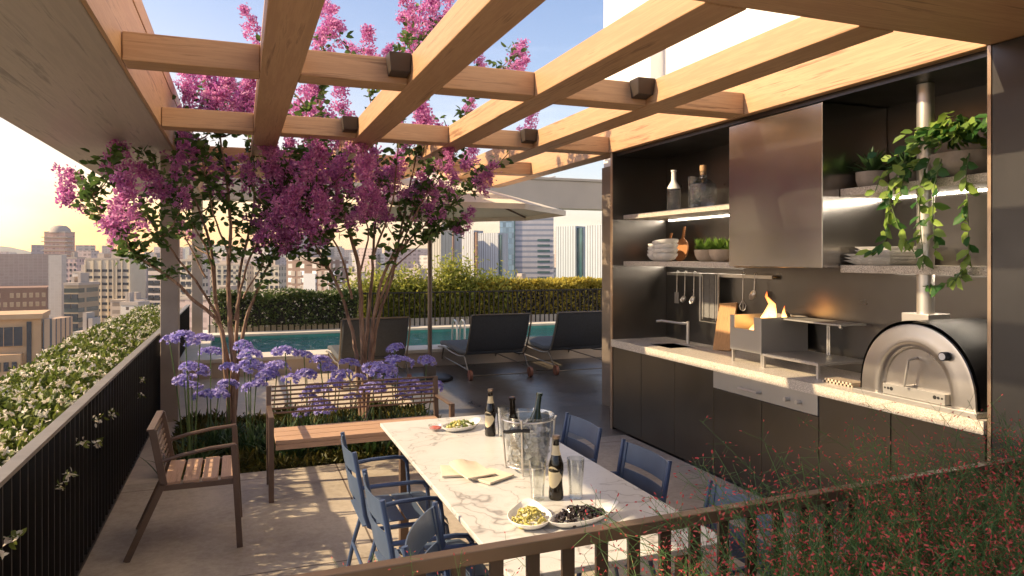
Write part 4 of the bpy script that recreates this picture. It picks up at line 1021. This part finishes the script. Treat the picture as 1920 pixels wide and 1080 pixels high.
T2 = [([(680, 810), (672, 700), (660, 620), (635, 540), (600, 475), (565, 410), (545, 330)], .034, .3),
      ([(684, 810), (682, 700), (678, 600), (672, 500), (650, 420), (622, 330), (602, 250), (600, 150), (610, 60)], .040, -.2),
      ([(686, 810), (694, 690), (700, 600), (722, 510), (762, 455), (800, 420), (840, 388), (888, 345)], .032, -.3),
      ([(682, 700), (690, 600), (697, 520), (702, 430), (710, 340), (702, 240), (682, 120)], .030, .45),
      ([(690, 720), (705, 620), (735, 520), (752, 430), (772, 330), (790, 220), (782, 100), (792, -20)], .026, .2),
      ([(698, 600), (745, 480), (785, 390), (832, 310), (882, 262)], .018, -.5),
      ([(725, 500), (790, 360), (850, 250), (905, 165), (962, 105)], .017, .3),
      ([(660, 560), (640, 480), (600, 400), (580, 300), (575, 200)], .016, -.5),
      ([(740, 500), (775, 470), (815, 440), (855, 425)], .012, -.2),
      ([(700, 480), (735, 380), (745, 290), (760, 200), (760, 80)], .015, -.5),
      ([(672, 520), (690, 430), (655, 340), (645, 270)], .015, .6)]
C2 = [(532, 300, 1.0), (590, 310, 1.2), (562, 350, 1.1), (617, 365, 1.1), (572, 400, 1.1), (545, 440, .9), (650, 285, 1.1), (662, 345, 1.0), (682, 378, .8), (630, 262, .9), (590, 190, 1.1), (640, 195, 1.0), (570, 218, 1.0), (612, 65, 1.0), (484, 60, .8),
      (690, 90, .8), (668, 105, .8), (795, 30, 1.1), (775, 88, 1.1), (818, 18, .9), (762, 12, .8), (965, 95, 1.0), (955, 125, .7), (897, 108, .7), (800, 215, 1.0), (785, 240, .9), (780, 345, .9), (812, 382, .9), (850, 352, .8), (895, 335, .8), (862, 415, .7),
      (830, 300, .8), (885, 290, .9), (912, 292, .7), (985, 232, .7), (765, 255, .9), (722, 390, .9), (742, 300, .8), (700, 310, .9), (745, 345, .8), (590, 430, .9), (600, 350, 1.0), (555, 385, 1), (630, 40, .8), (720, 105, .6), (560, 445, .7), (605, 395, 1.0), (880, 195, .6), (640, 320, .9), (580, 270, .9), (800, 60, .8), (615, 215, 1.0), (545, 345, 1.1), (680, 320, .9), (720, 340, .8), (790, 385, .8), (825, 360, .7), (660, 400, .7)]
make_tree((b2.x, 0), 7.5, T2, C2, 'flowering crape myrtle behind the bench, tallest, rising through the pergola', 12)

# ================================================================= AGAPANTHUS
def aga_head(seed):
    r = np.random.default_rng(seed); n = 46; a = r.uniform(0, 2*PI, n); el = r.uniform(-.15, 1.25, n)
    U = np.stack([np.cos(a)*np.cos(el), np.sin(a)*np.cos(el), np.sin(el)*.75], 1); P = []; D = []; N = []
    for i in range(n):
        tip = U[i]*r.uniform(.055, .085)
        for j in range(6):
            b = 2*PI*j/6; o1 = np.cross(U[i], [0, 0, 1.01]); o1 /= np.linalg.norm(o1); o2 = np.cross(U[i], o1)
            P.append(tip); D.append(U[i]*.7+(o1*math.cos(b)+o2*math.sin(b))*.8); N.append(U[i])
    k_ = len(P); return np.array(P), np.array(D), np.array(N), r.uniform(.024, .034, k_), np.full(k_, .014)
AH = [shards('aga_proto', *aga_head(70+i), M['agapanthus'], None, .3) for i in range(3)]
for o in AH: COL.objects.unlink(o)
HEADS = [(318, 640), (348, 633), (375, 640), (395, 662), (345, 712), (372, 695), (388, 742), (430, 690), (470, 668), (455, 650), (360, 725), (352, 690), (425, 725), (410, 740), (500, 708), (520, 692), (535, 662), (570, 668), (600, 678), (545, 712), (575, 706), (615, 690), (640, 705),
         (588, 738), (598, 762), (565, 775), (655, 682), (672, 710), (700, 690), (720, 700), (745, 682), (660, 745), (740, 655), (800, 678), (790, 735), (770, 725), (735, 720), (700, 730), (610, 770), (480, 725), (465, 690), (630, 725), (812, 728), (755, 745)]
r = random.Random(9)
plants = [(360, -.25), (395, .1), (430, .25), (470, 0), (505, .2), (545, -.15), (580, .25), (620, -.1), (660, .2), (700, -.2), (745, .1), (790, 0)]
pn = ['leftmost, touching the pergola post', 'just left of the first tree trunk', 'around the foot of the first tree trunk', 'just right of the first tree trunk', 'behind the bench end nearest the first tree', 'behind the left third of the bench', 'with low drooping blooms behind the bench seat', 'behind the middle of the bench', 'just left of the second tree trunk', 'just right of the second tree trunk', 'behind the right part of the bench', 'rightmost, at the bench end by the dark deck']
proot = []
for i, (px, dy_) in enumerate(plants):
    Yp = 6.75+dy_*1.6; b = atY(px, 800, Yp); b.z = -.03
    o = thing('agapanthus', 'purple agapanthus plant ' + pn[i], 'flowering plant', b, 0, 'agapanthus plants in the bed behind the bench'); proot.append((px, o, Yp))
    n = 90; g = np.random.default_rng(i); a = g.uniform(0, 2*PI, n); el = g.uniform(.7, 1.4, n)
    # arching strap leaves as curved strips
    m = MB()
    for q in range(n):
        L = g.uniform(.25, .46); dx, dy2 = math.cos(a[q]), math.sin(a[q]); wv = .011; c0 = Vector((g.normal()*.07, g.normal()*.07, 0)); pts = []
        for s_ in range(6):
            t = s_/5; out = L*math.cos(el[q])*t*1.1; zz = L*math.sin(el[q])*t-(.22*L*1.3)*t*t; w_ = wv*(1-t**2.5)+.0008
            p = c0+Vector((dx*out, dy2*out, zz)); pts += [p+Vector((-dy2, dx, 0))*w_, p-Vector((-dy2, dx, 0))*w_]
        m.add(pts, [(2*s_, 2*s_+1, 2*s_+3, 2*s_+2) for s_ in range(5)], True)
    m.build('leaves', M['strap'], o)
for j, (hx, hy) in enumerate(HEADS):
    px, o, Yp = min(proot, key=lambda q: abs(q[0]-hx)+random.random()*10)
    p = atY(hx, hy, Yp+r.uniform(-.15, .15))-o.location
    m = MB().tube(spline([Vector((p.x*.3, p.y*.3, 0)), Vector((p.x*.6, p.y*.7, p.z*.55)), p], 4), .005, 6); m.build('stem', M['stem_green'], o)
    h = bpy.data.objects.new('flower_head', AH[j % 3].data); COL.objects.link(h); h.parent = o; h.location = p; h.rotation_euler = (r.uniform(-.25, .25), r.uniform(-.25, .25), r.uniform(0, 6)); s_ = r.uniform(.8, 1.45); h.scale = (s_*r.uniform(1, 1.25), s_, s_*r.uniform(.65, .9))
# ground cover
n = 16000; P = np.stack([rng.uniform(BX0+.02, BX1-.02, n), rng.uniform(BY0+.01, BY1-.02, n), np.full(n, -.03)], 1)
hgt = .05+.06*np.sin(P[:, 0]*7+1)*np.sin(P[:, 1]*9)+.05*rng.random(n); P[:, 2] += np.abs(rng.normal(size=n))*.03
o = shards('ground_cover', P, rdir(n, .9), rdir(n), np.clip(hgt, .03, .15), .016, M['moss'], None, .3); tag(o, 'mossy low ground cover filling the planting bed', 'ground cover', None, 'stuff')

# ================================================================= HEDGES
def hedge(name, label, x0, x1, y0, y1, z0, z1, n, mat, size, nfl, flmat, flsize, bumps=.08, cat='hedge', fac=None):
    o = thing(name, label, cat, ((x0+x1)/2, (y0+y1)/2, z0)); loc = np.array(((x0+x1)/2, (y0+y1)/2, z0))
    def pts(n, depth):
        u = rng.uniform(0, 1, n); P = np.stack([rng.uniform(x0, x1, n), rng.uniform(y0, y1, n), rng.uniform(z0, z1, n)], 1)
        s = rng.choice(3, n, p=[.5, .35, .15]); e = np.abs(rng.normal(size=n))*depth
        P[s == 0, 2] = z1-e[s == 0]
        q = s == 1; side = rng.random(n) < .5
        lx = (x1-x0) < (y1-y0)
        if lx: P[q & side, 0] = x0+e[q & side]; P[q & ~side, 0] = x1-e[q & ~side]
        else: P[q & side, 1] = y0+e[q & side]; P[q & ~side, 1] = y1-e[q & ~side]
        w = np.sin(P[:, 0]*5.1+P[:, 1]*3.3)*np.sin(P[:, 1]*2.3+1)+.6*np.sin(P[:, 1]*7.7+P[:, 0]*4)
        cx = (P[:, 0]-(x0+x1)/2)/((x1-x0)/2) if lx else (P[:, 1]-(y0+y1)/2)/((y1-y0)/2)
        P[:, 2] += bumps*w*(P[:, 2]-z0)/(z1-z0)-bumps*1.2*np.abs(cx)**3
        return P
    P = pts(n, .09); shards('leaves', P-loc, rdir(n, .5), rdir(n, .6), rng.uniform(.7, 1.25, n)*size, rng.uniform(.4, .6, n)*size, mat, o, .2)
    P = pts(nfl, .02) if nfl else None
    if nfl:
        a5 = np.repeat(P, 5, 0)+np.tile([[0, 0, .015]], (nfl*5, 1)); ctr = np.repeat(rdir(nfl, .8), 5, 0); dd_ = rdir(nfl*5, .2); dd_ -= ctr*(dd_*ctr).sum(1, keepdims=True)*.6
        shards('flowers', a5-loc, dd_, ctr, flsize*rng.uniform(.8, 1.2, nfl*5), flsize*.55, flmat, o, .3)
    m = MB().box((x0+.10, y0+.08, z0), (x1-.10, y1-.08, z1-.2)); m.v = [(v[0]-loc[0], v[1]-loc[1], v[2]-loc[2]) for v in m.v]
    m.build('inner_core', M['charcoal'], o); return o  # one solid near-black box filling the inside of the leaves
hedge('jasmine_hedge', 'long hedge covered in white star flowers outside the left railing', -1.68, -.90, .8, 13.4, 0, .91, 52000, M['hedge_leaf'], .052, 3600, M['jasmine'], .028, .05)
hedge('clipped_hedge', 'dark green clipped hedge dotted with cream buds behind the pool', -.5, 2.35, 14.99, 15.5, .40, 1.06, 13000, M['hedge_dark'], .06, 500, M['jasmine'], .03, .03)
hedge('yellow_hedge', 'golden yellow hedge behind the pool railing at the right', 5.15, 8.6, 15.64, 16.1, .14, 1.2, 14000, M['yellow_leaf'], .085, 0, None, 0, .05)
# white flowers through the railing
jf = []
for i, (px, py) in enumerate(((183, 785), (180, 830), (155, 830), (130, 890), (115, 912), (208, 775), (265, 712), (25, 1003), (5, 1032), (262, 740))):
    c = atX(px, py, -.80); o = thing('jasmine_sprig', 'white jasmine sprig poking through the left railing, %s from the far end' % ['fourth', 'sixth', 'fifth', 'seventh', 'eighth', 'third', 'first', 'ninth', 'tenth', 'second'][i], 'flower', c, 0, 'jasmine sprigs through the railing')
    n = 10; D = rdir(n); shards('petals', rng.normal(size=(n, 3))*.012, D, rdir(n), .028, .014, M['jasmine'], o, .3); shards('leaves', rng.normal(size=(5, 3))*.015, rdir(5), rdir(5), .04, .02, M['hedge_leaf'], o, .2)
    MB().tube([(-.09, 0, -.02), (0, 0, 0)], .002, 5).build('stem', M['stem_green'], o)
# bamboo shrubs
def shrub(x, y, z0, h, w, seed, label, mat, n=1500, ls=.085):
    g = np.random.default_rng(seed); o = thing('bamboo_shrub', label, 'shrub', (x, y, z0), 0, 'yellow green shrubs behind the pool railing')
    m = MB(); P = []
    for i in range(9):
        a = g.uniform(0, 2*PI); rr = w*g.uniform(.2, .9); top = Vector((rr*math.cos(a), rr*math.sin(a)*.6, h*g.uniform(.7, 1))); base_ = Vector((top.x*.25, top.y*.25, 0)); mid = base_.lerp(top, .5)*1.0; mid.x *= .7
        pts = spline([base_, mid, top], 5); m.tube(pts, [.012-.009*q/(len(pts)-1) for q in range(len(pts))], 5)
        for _ in range(n//9):
            t = g.uniform(.25, 1); p = pts[min(len(pts)-1, int(t*len(pts)))]; sc = .10+.13*t*(w/.35); P.append((p.x+g.normal()*sc, p.y+g.normal()*sc*.6, p.z+g.normal()*sc*.8))
    m.build('stems', M['bark'], o); k_ = len(P); shards('foliage', np.array(P), rdir(k_, -.2), rdir(k_, .6), g.uniform(.6, 1.2, k_)*ls, g.uniform(.25, .4, k_)*ls, mat, o, .2)
BS = [(2.65, 1.35, .36, 'behind the second tree trunk'), (3.15, 1.15, .33, 'between the second tree and the umbrella pole'), (3.62, 1.35, .34, 'directly behind the umbrella pole'), (4.1, 1.2, .33, 'just right of the umbrella pole'), (4.65, 1.45, .38, 'tallest of the row, right of the pool ladder'), (5.15, 1.25, .33, 'behind the middle lounger'), (5.6, 1.35, .30, 'last before the golden hedge')]
for i, (x, h, w, lb) in enumerate(BS): shrub(x, 15.85+.1*(i % 2), .12, h*(.74+.12*((i*5) % 3)), w*1.1, 90+i, 'yellow green feathery shrub ' + lb, M['bamboo'], 3600, .12)

# ================================================================= FOREGROUND GRASSES
tag(boxo('grass_planter', (.2, .95, .0), (4.3, 1.72, .5), M['cream_wall']), 'planter box of red grasses in the foreground outside the front railing', 'planter')
def grass_proto(seed, h=.62, n=70, spread=.26, redn=24):
    g = np.random.default_rng(seed); m = MB(); P = []; D = []
    for i in range(n):
        a = g.uniform(0, 2*PI); L = h*g.uniform(.55, 1.08); lean = abs(g.normal())*.45+.05; bend = g.uniform(.1, .7)
        d = Vector((math.cos(a), math.sin(a), 0)); base_ = d*g.uniform(0, .07); pts = []
        for s_ in range(7):
            t = s_/6; pts.append(base_+d*(L*(lean*t+bend*.35*t*t))+Vector((0, 0, L*(t-.22*bend*t*t))))
        m.tube(pts, [.0021*(1-.6*s_/6) for s_ in range(7)], 3, False)
        for q in range(redn):
            t = g.uniform(.55, 1.0); k_ = min(5, int(t*6)); p = pts[k_].lerp(pts[k_+1], t*6-k_) if k_ < 6 else pts[6]
            off = Vector(g.normal(size=3))*.028*t; p2 = p+off
            m.tube([p, p2], .0006, 3, False); P.append(tuple(p2)); D.append(tuple(off+Vector((0, 0, -.004))))
    return m, P, D
grp = []
for i in range(3):
    m, P, D = grass_proto(200+i); o = thing('red_grass', 'x', 'grass', (0, 0, -50), 0, 'red seeded ornamental grasses in the foreground planter')
    m.build('blades', M['grass_green'], o)
    _n = 420; _a = rng.uniform(0, 2*PI, _n); _e = rng.uniform(.5, 1.5, _n)
    _P = np.stack([rng.normal(size=_n)*.06, rng.normal(size=_n)*.06, rng.uniform(0, .28, _n)], 1); _D = np.stack([np.cos(_a)*np.cos(_e), np.sin(_a)*np.cos(_e), np.sin(_e)], 1)
    shards('leaves', _P, _D, rdir(_n), rng.uniform(.12, .28, _n), .0035, M["grass_green"], o, .012); k_ = len(P); shards('seed_heads', np.array(P), np.array(D), rdir(k_), .0115, .0048, M['grass_red'], o, .1); grp.append(o)
GP = [(1.02, 1.52, .82, 'smallest red grass tuft, leftmost below the marble table'), (1.32, 1.45, .97, 'red grass clump in front of the near table corner'), (1.60, 1.35, .9, 'red grass clump left of the near kitchen-side chair'), (1.62, 1.60, 1.12, 'tall arching red grass rising over the railing before the last blue chair'), (1.88, 1.40, 1.0, 'dense red grass clump under the middle of the railing'), (2.0, 1.62, 1.1, 'open branched red grass against the cabinet doors'),
      (2.18, 1.32, 1.0, 'low red grass clump at the bottom right edge'), (2.32, 1.60, 1.06, 'red grass clump in front of the last cabinet door'), (2.48, 1.40, 1.05, 'dark red grass below the tall cabinet'), (2.66, 1.62, 1.08, 'tallest red grass at the far right by the dark cabinet wall'), (2.55, 1.22, 1.0, 'red grass in the lower right corner'), (2.85, 1.42, 1.02, 'rightmost red grass clump, cut by the picture edge'), (1.78, 1.18, .95, 'red grass clump at the bottom edge below the railing'), (2.12, 1.5, 1.05, 'bushy red grass between the open clump and the right corner'), (2.75, 1.3, .95, 'thick red grass filling the right edge'), (.42, 1.62, .78, 'tiny red sprig by the askew chair, far left of the planter')]
_g = random.Random(4)
for q in range(26):
    x = 1.75+1.55*_g.random(); y = 1.02+.66*_g.random()
    GP.append((x, y, .74+.22*_g.random()+.08*(x-1.75), 'dense red seeded grass filling the lower right of the foreground planter'))
for i, (x, y, s_, lb) in enumerate(GP):
    src = grp[i % 3]
    if i < 3: src.location = (x, y, .5); src.scale = (s_,)*3; src.rotation_euler = (0, 0, i*1.7); src['label'] = lb
    else: dup(src, (x, y, .5), i*1.7, lb, None, s_)

# ================================================================= CITY
def bldg(name, px0, px1, ptop, dist, depth, mat, label, cat='building', rot=None, extra=None, group=None, kindroof=True, base=GZ):
    """box building whose near face spans px0..px1 at the given distance along the view axis"""
    um_ = ((px0+px1)/2-960)/F_; DD = dist*math.sqrt(1+um_*um_)
    a = atd(px0, ptop, DD/math.sqrt(1+((px0-960)/F_)**2)); b = atd(px1, ptop, DD/math.sqrt(1+((px1-960)/F_)**2)); b.z = a.z = (a.z+b.z)/2; w = (b-a).length; mid = (a+b)/2; h = mid.z-base
    if rot is None and depth < 24: rot = -.55; depth *= .6; w *= .96
    rz = math.atan2(b.y-a.y, b.x-a.x) + (rot or 0)
    o = thing(name, label, cat, (mid.x, mid.y, base), rz, group)
    bd = MB().box((-w/2, 0, 0), (w/2, depth, h)).build('wall', mat, o)
    if kindroof:
        MB().box((-w/2-.15, -.15, h), (w/2+.15, depth+.15, h+.9)).build('parapet', CM['parapet'], o)
        g = random.Random(int(px0*7+dist)); 
        for q in range(2):
            x = g.uniform(-w*.35, w*.2); ww = w*g.uniform(.12, .3); MB().box((x, depth*.2, h+.9), (x+ww, depth*.6, h+g.uniform(2.2, 5))).build('roof_box', CM['parapet'], o)
    if extra: extra(o, w, h, depth)
    return o
CM = {'parapet': plain('parapet', (.42, .35, .29), .85, 0, .1, .2), 'win': plain('city_window', (.035, .045, .06), .15, 0, .3, .1), 'win2': plain('city_window_teal', (.03, .10, .11), .12, 0, .3, .1), 'tan': plain('city_tan', (.54, .34, .18), .85, 0, .1, .15), 'pale': plain('city_pale', (.60, .51, .37), .85, 0, .08, .1),
      'brown': plain('city_brown', (.26, .15, .10), .85, 0, .15, .1), 'fin': plain('city_fin', (.55, .55, .55), .6)}
def grid_windows(o, w, h, nx, nz, step, z0, ww, wh, mat, proud=.12, x0=-.5, x1=.5, skip=0):
    pw = (x1-x0)*w/nx; first = None; g = random.Random(int(w*10+h)); cnt = 0
    for r_ in range(nz):
        for c_ in range(nx):
            if cnt >= 99 or g.random() < skip: continue
            if first is None: q = first = MB().box((-pw*ww/2, -proud, 0), (pw*ww/2, .25, wh)).build('window', mat, o)
            else: q = first.copy(); COL.objects.link(q)
            q.parent = o; q.location = (x0*w+pw*(c_+.5), 0, h-z0-r_*step); cnt += 1
def eg(nx, nz, step, z0, ww, wh, mat, **k): return lambda o, w, h, d: grid_windows(o, w, h, nx, nz, step, z0, ww, wh, mat, **k)
def vstrips(o, w, h, d, xs=(-.3, 0, .3), mat=None):
    for x in xs: MB().box((w*x-.4, -.3, 0), (w*x+.4, -.001, h-1)).build('pilaster', mat or CM['pale'], o)
# pale office block
def ext_pale(o, w, h, d):
    fx = [(-.47, -.335), (-.305, -.16), (-.125, .0), (.03, .11), (.225, .31), (.34, .47)]
    for r_ in range(15):
        z = h-5.6-r_*3.05
        for a, b in fx:
            MB().box((w*a, -.12, z), (w*b, .3, z+1.15)).build('window', CM['win'], o)
    for a in (-.5, -.32, -.142, .015, .125, .205, .325, .5): MB().box((w*a-.25, -.35, 0), (w*a+.25, -.001, h-.2)).build('pilaster', CM['pale'], o)
bldg('office_block', 150, 252, 487, 330, 22, CM['pale'], 'pale concrete office block with rows of dark slot windows left of the pergola post', extra=ext_pale)
# grid building + lavender top
bldg('grid_tower', -60, 88, 540, 260, 20, CM['brown'], 'dark brown gridded tower at the far left edge', rot=-.12, kindroof=False, extra=eg(12, 8, 3.3, 3.6, .6, 1.7, plain('city_tan_glass', (.50, .36, .22), .25, 0, .5, .3), skip=.15))  # panes have a plain tan base colour, varied by noise
bldg('penthouse_tower', -80, 116, 476, 285, 24, facade('f_lav', (.52, .40, .32), (.42, .31, .25), 1.6, 1.2, .92, .9, vary=.06), 'broad lilac tiled tower behind the dark gridded tower', kindroof=False)
bldg('stucco_shaft', 88, 118, 478, 255, 5, facade('f_shaft', (.46, .41, .37), (.42, .375, .34), 1.4, 1.0, .92, .9, vary=.05), 'narrow pale stair shaft beside the gridded tower', kindroof=False)
def ext_near(o, w, h, d):
    W_ = CM['win']
    MB().box((-w/2-.3, -1.2, h-1.0), (w/2+.4, d, h+.4)).build('cornice', CM['tan'], o)
    MB().box((-w*.42, -.4, h-8.5), (w*.20, -.001, h-3.2)).build('window', W_, o)
    for i in range(4): MB().box((-w*.42+i*w*.155+w*.15, -.5, h-8.5), (-w*.42+i*w*.155+w*.158, -.401, h-3.2)).build('mullion', CM['tan'], o)
    MB().box((w*.26, -.4, h-40), (w*.34, -.001, h-1.8)).build('window', W_, o)
    MB().box((-w*.5, -4, 0), (w*.2, -.001, h-10.5)).build('annex', CM['tan'], o)
    for c_ in range(5):
        for r_ in range(3): MB().box((-w*.46+c_*w*.13, -4.3, h-15-r_*4), (-w*.46+c_*w*.13+w*.08, -4.001, h-12.5-r_*4)).build('window', W_, o)
bldg('ochre_building', -40, 78, 592, 200, 16, CM['tan'], 'ochre building with big windows in the lower left corner above the hedge', rot=-.15, extra=ext_near, kindroof=False)
bldg('ochre_wing', 78, 106, 598, 203, 14, facade('f_wing', (.47, .32, .2), (.03, .04, .05), 2.2, 40, .3, .9), 'narrow ochre wing with a tall window slit next to the ochre building', kindroof=False)
bldg('banded_block', 117, 150, 535, 240, 20, facade('f_band', (.36, .27, .17), (.03, .045, .045), 8, 3.3, .86, .45, vary=.3), 'tan block with dark balcony bands between the stair shaft and the office block', extra=eg(2, 12, 3.3, 4.5, .86, 1.5, CM['win'], proud=.3))
bldg('pink_tower', 78, 126, 436, 560, 22, facade('f_pink', (.52, .32, .24), (.26, .16, .14), 3, 3.2, .7, .4), 'rosy round-topped tower catching the sunset glow', extra=lambda o, w, h, d: (MB().lathe([(w*.5, 0), (w*.46, 3), (w*.3, 5.5), (0, 6.2)], 20, c=(0, d/2, h)).build('dome', CM['parapet'], o), [MB().box((-w*.62, -.8, h-4-3.4*q), (w*.62, d*.7, h-3.3-3.4*q)).build('balcony', CM['parapet'], o) for q in range(9)]))
bldg('slim_tower', 118, 147, 485, 400, 14, facade('f_slim', (.55, .40, .36), (.2, .16, .17), 2.6, 3.1, .5, .5), 'slim pink apartment tower behind the stair shaft', extra=eg(3, 16, 3.1, 4, .5, 1.4, CM['win']))
bldg('grey_tower', 252, 277, 492, 380, 18, facade('f_g2', (.23, .22, .23), (.14, .14, .15), 3, 12, .7, .5), 'dark grey blank-sided tower right of the office block')
bldg('balcony_tower', 275, 303, 487, 300, 16, facade('f_bal', (.60, .50, .42), (.05, .05, .05), 9, 3.1, .85, .45), 'pink and cream balcony building right beside the front pergola post', extra=eg(2, 12, 3.1, 10, .8, 1.3, CM['win'], proud=.4))
bldg('white_annex', 222, 262, 572, 200, 9, facade('f_wa', (.62, .55, .46), (.1, .08, .07), 3, 3, .3, .3), 'small white roofed annex rising above the jasmine hedge')
bldg('low_house', 133, 190, 630, 150, 12, facade('f_lh', (.46, .34, .24), (.1, .08, .07), 3, 3, .2, .3), 'low beige rooftop just above the jasmine hedge', kindroof=True)
# between the trunks
bldg('lattice_block', 334, 372, 490, 290, 14, facade('f_lat', (.55, .47, .36), (.06, .06, .06), 2.4, 3, .7, .45), 'cream slab with window bands between the two pergola posts', extra=eg(3, 12, 3.0, 3.5, .8, 1.3, CM['win']))
bldg('olive_block', 385, 470, 497, 420, 20, facade('f_ol', (.42, .38, .30), (.12, .12, .12), 3.2, 3.2, .55, .5), 'grey green apartment block behind the stems of the first tree', extra=eg(6, 12, 3.2, 4, .5, 1.4, CM['win']))
bldg('cream_block', 470, 528, 500, 340, 18, facade('f_cb', (.50, .44, .34), (.15, .14, .12), 2.6, 3.0, .6, .5), 'cream block with small windows right of the first tree', extra=eg(5, 10, 3.2, 4, .45, 1.4, CM['win']))
bldg('brown_tower', 527, 628, 487, 260, 22, facade('f_br', (.26, .17, .13), (.50, .42, .33), 5, 2.6, .34, .62, vary=1), 'brown tower with pale side panels seen between the two trees', extra=lambda o, w, h, d: (grid_windows(o, w, h, 2, 8, 2.7, 6, .6, 1.8, CM['parapet'], x0=-.42, x1=-.12), grid_windows(o, w, h, 2, 8, 2.7, 6, .6, 1.8, CM['parapet'], x0=.2, x1=.46), MB().box((-w*.1, -.3, 0), (w*.17, -.001, h-5)).build('side_panel', CM['fin'], o)))
bldg('stepped_tower', 540, 612, 440, 420, 26, facade('f_st', (.46, .38, .36), (.34, .28, .27), 60, 3.2, 1, .4), 'mauve ribbed tower rising behind the brown tower')
# right of second tree
def ext_blue(o, w, h, d):
    for r_ in range(15):
        z = h-36-r_*3.6
        MB().box((w*.20, -.25, z), (w*.43, .5, z+1.5)).build('window', CM['win2'], o)
    MB().box((-w*.5, -.6, 2), (-w*.23, -.001, h-.5)).build('glass_wing', fg, o); MB().box((-w*.235, -.8, 0), (-w*.215, -.001, h)).build('edge_fin', CM['win2'], o)
    MB().lathe([(w*.34, 0), (w*.38, 1.2), (0, 1.3)], 24, c=(0, d*.5, h+5)).build('helipad', CM['parapet'], o); MB().box((-w*.2, d*.3, h), (w*.2, d*.7, h+5)).build('roof_box', CM['fin'], o)
    MB().tube([(w*.2, d*.4, h+6.3), (w*.55, d*.4, h+9)], .5, 6).build('crane_arm', CM['fin'], o)
fg = facade('f_glass', (.20, .29, .34), (.15, .23, .29), 2, 3.6, .9, .85, vary=.5, grough=.1)
bldg('glass_office_tower', 937, 1038, 352, 480, 30, facade('f_tow', (.50, .47, .48), (.17, .19, .23), 60, 3.6, 1, .42, vary=.2), 'tall blue grey office tower with louvred floors behind the umbrella', extra=ext_blue, kindroof=False)
for i, (a, b, tp, dist, wc_, lb) in enumerate([(801, 829, 434, 380, (.48, .45, .38), 'slim cream tower right behind the umbrella pole'), (829, 848, 426, 420, (.44, .44, .45), 'narrow grey tower second right of the umbrella pole'), (848, 892, 432, 450, (.50, .51, .53), 'pale finned office slab between the umbrella pole and glass tower'),
        (892, 938, 437, 430, (.48, .50, .53), 'flat-topped pale blue office slab touching the tall glass tower'), (1038, 1083, 424, 400, (.44, .49, .52), 'glass-fronted tower right of the tall office tower'), (1092, 1150, 422, 380, (.45, .49, .52), 'rightmost glass tower next to the kitchen end')]):
    bldg('office_tower', a, b, tp, dist, 20, facade('f_o%d' % i, wc_, tuple(q*.35 for q in wc_), 1.6, 60, .35, 1, vary=.3), lb, kindroof=(i < 2))
    if i in (1, 2, 3, 4): bldg('dark_core', b-6, b+2 if i != 4 else b+9, tp+3, dist-3, 3, CM['win2'] if i > 2 else CM['brown'], ['', 'dark vertical core strip beside the narrow grey tower', 'dark vertical core strip beside the pale finned slab', 'dark teal core strip at the tall glass tower edge', 'dark teal core strip between the two right glass towers'][i], kindroof=False)
# hazy skyline fillers
r = random.Random(21)
pals = [(.55, .42, .38), (.50, .44, .38), (.60, .50, .42), (.42, .36, .36), (.52, .40, .34), (.62, .56, .50)]
fm = [facade('f_far%d' % i, c, tuple(q*.45 for q in c), 4+i % 3, 3.4, .6, .5) for i, c in enumerate(pals)]
zones = [(-20, 300, 16), (300, 640, 18), (640, 800, 16), (800, 1140, 12)]
kk = 0; pn_ = ['rosy', 'beige', 'sandy', 'mauve', 'pinkish tan', 'cream']; zn = ['beyond the jasmine hedge', 'behind the first tree stems', 'behind the second tree stems', 'beyond the loungers and shrubs']
for zi, (a, b, cnt) in enumerate(zones):
    for i in range(cnt):
        x = a+(b-a)*(i+r.random())/cnt; dist = r.choice([620, 800, 1050, 1400, 1900]); w = r.uniform(14, 30)*F_/dist*1.0
        top = 483-r.uniform(0, 24)*(1 if dist < 1500 else .8)
        bldg('distant_building', x, x+w*1.3, top, dist, r.uniform(15, 30), fm[kk % 6], 'hazy %s %s skyline building %s' % (pn_[kk % 6], 'wide' if w > 22*F_/dist else 'narrow', zn[zi]), group='hazy distant buildings on the skyline', kindroof=False); kk += 1
for i in range(26):
    x = r.uniform(100, 1150); dist = r.uniform(200, 600); w = r.uniform(12, 26)*F_/dist; top = 483+r.uniform(12, 40)*F_/dist*.5+6
    bldg('midrise_building', x, x+w, top, dist, r.uniform(12, 24), fm[(kk+i) % 6], '%s mid-height block below the skyline %s' % (pn_[(kk+i) % 6], zn[0 if x < 300 else 1 if x < 640 else 2 if x < 800 else 3]), group='mid-height city blocks below the skyline')
hl = MB()
vs = []; n = 60
for i in range(n):
    x = -200+1600*i/(n-1); d = 3500; top = 470-8*math.sin(i*.35)-5*math.sin(i*.9+1); p = atd(x, top, d); q = atd(x, 500, d-600); vs += [tuple(q), tuple(p), tuple(atd(x, 520, d+900))]
for i in range(len(vs)):
    if i % 3 != 1: vs[i] = (vs[i][0], vs[i][1], GZ)
fs = [f for i in range(n-1) for f in ((3*i, 3*i+3, 3*i+4, 3*i+1), (3*i+1, 3*i+4, 3*i+5, 3*i+2))]
struct(hl.add(vs, fs, True).build('hills', plain('hill', (.10, .11, .08), .9, 0, .2, .01)))

# ================================================================= HAZE
HAZE = True
if HAZE:
    hm = bpy.data.materials.new('haze_air'); hm.use_nodes = True; tt = hm.node_tree; tt.nodes.clear()
    pv = tt.nodes.new('ShaderNodeVolumePrincipled'); oo = tt.nodes.new('ShaderNodeOutputMaterial'); tt.links.new(pv.outputs[0], oo.inputs['Volume'])
    pv.inputs['Color'].default_value = (.95, .88, .85, 1); pv.inputs['Density'].default_value = .00012; pv.inputs['Anisotropy'].default_value = .3
    hb = MB().box((-4600, -2100, GZ-1), (4600, 5000, 110)).build('haze', hm, loc=(0, 2500, GZ-1)); tag(hb, None, None, None, 'stuff')
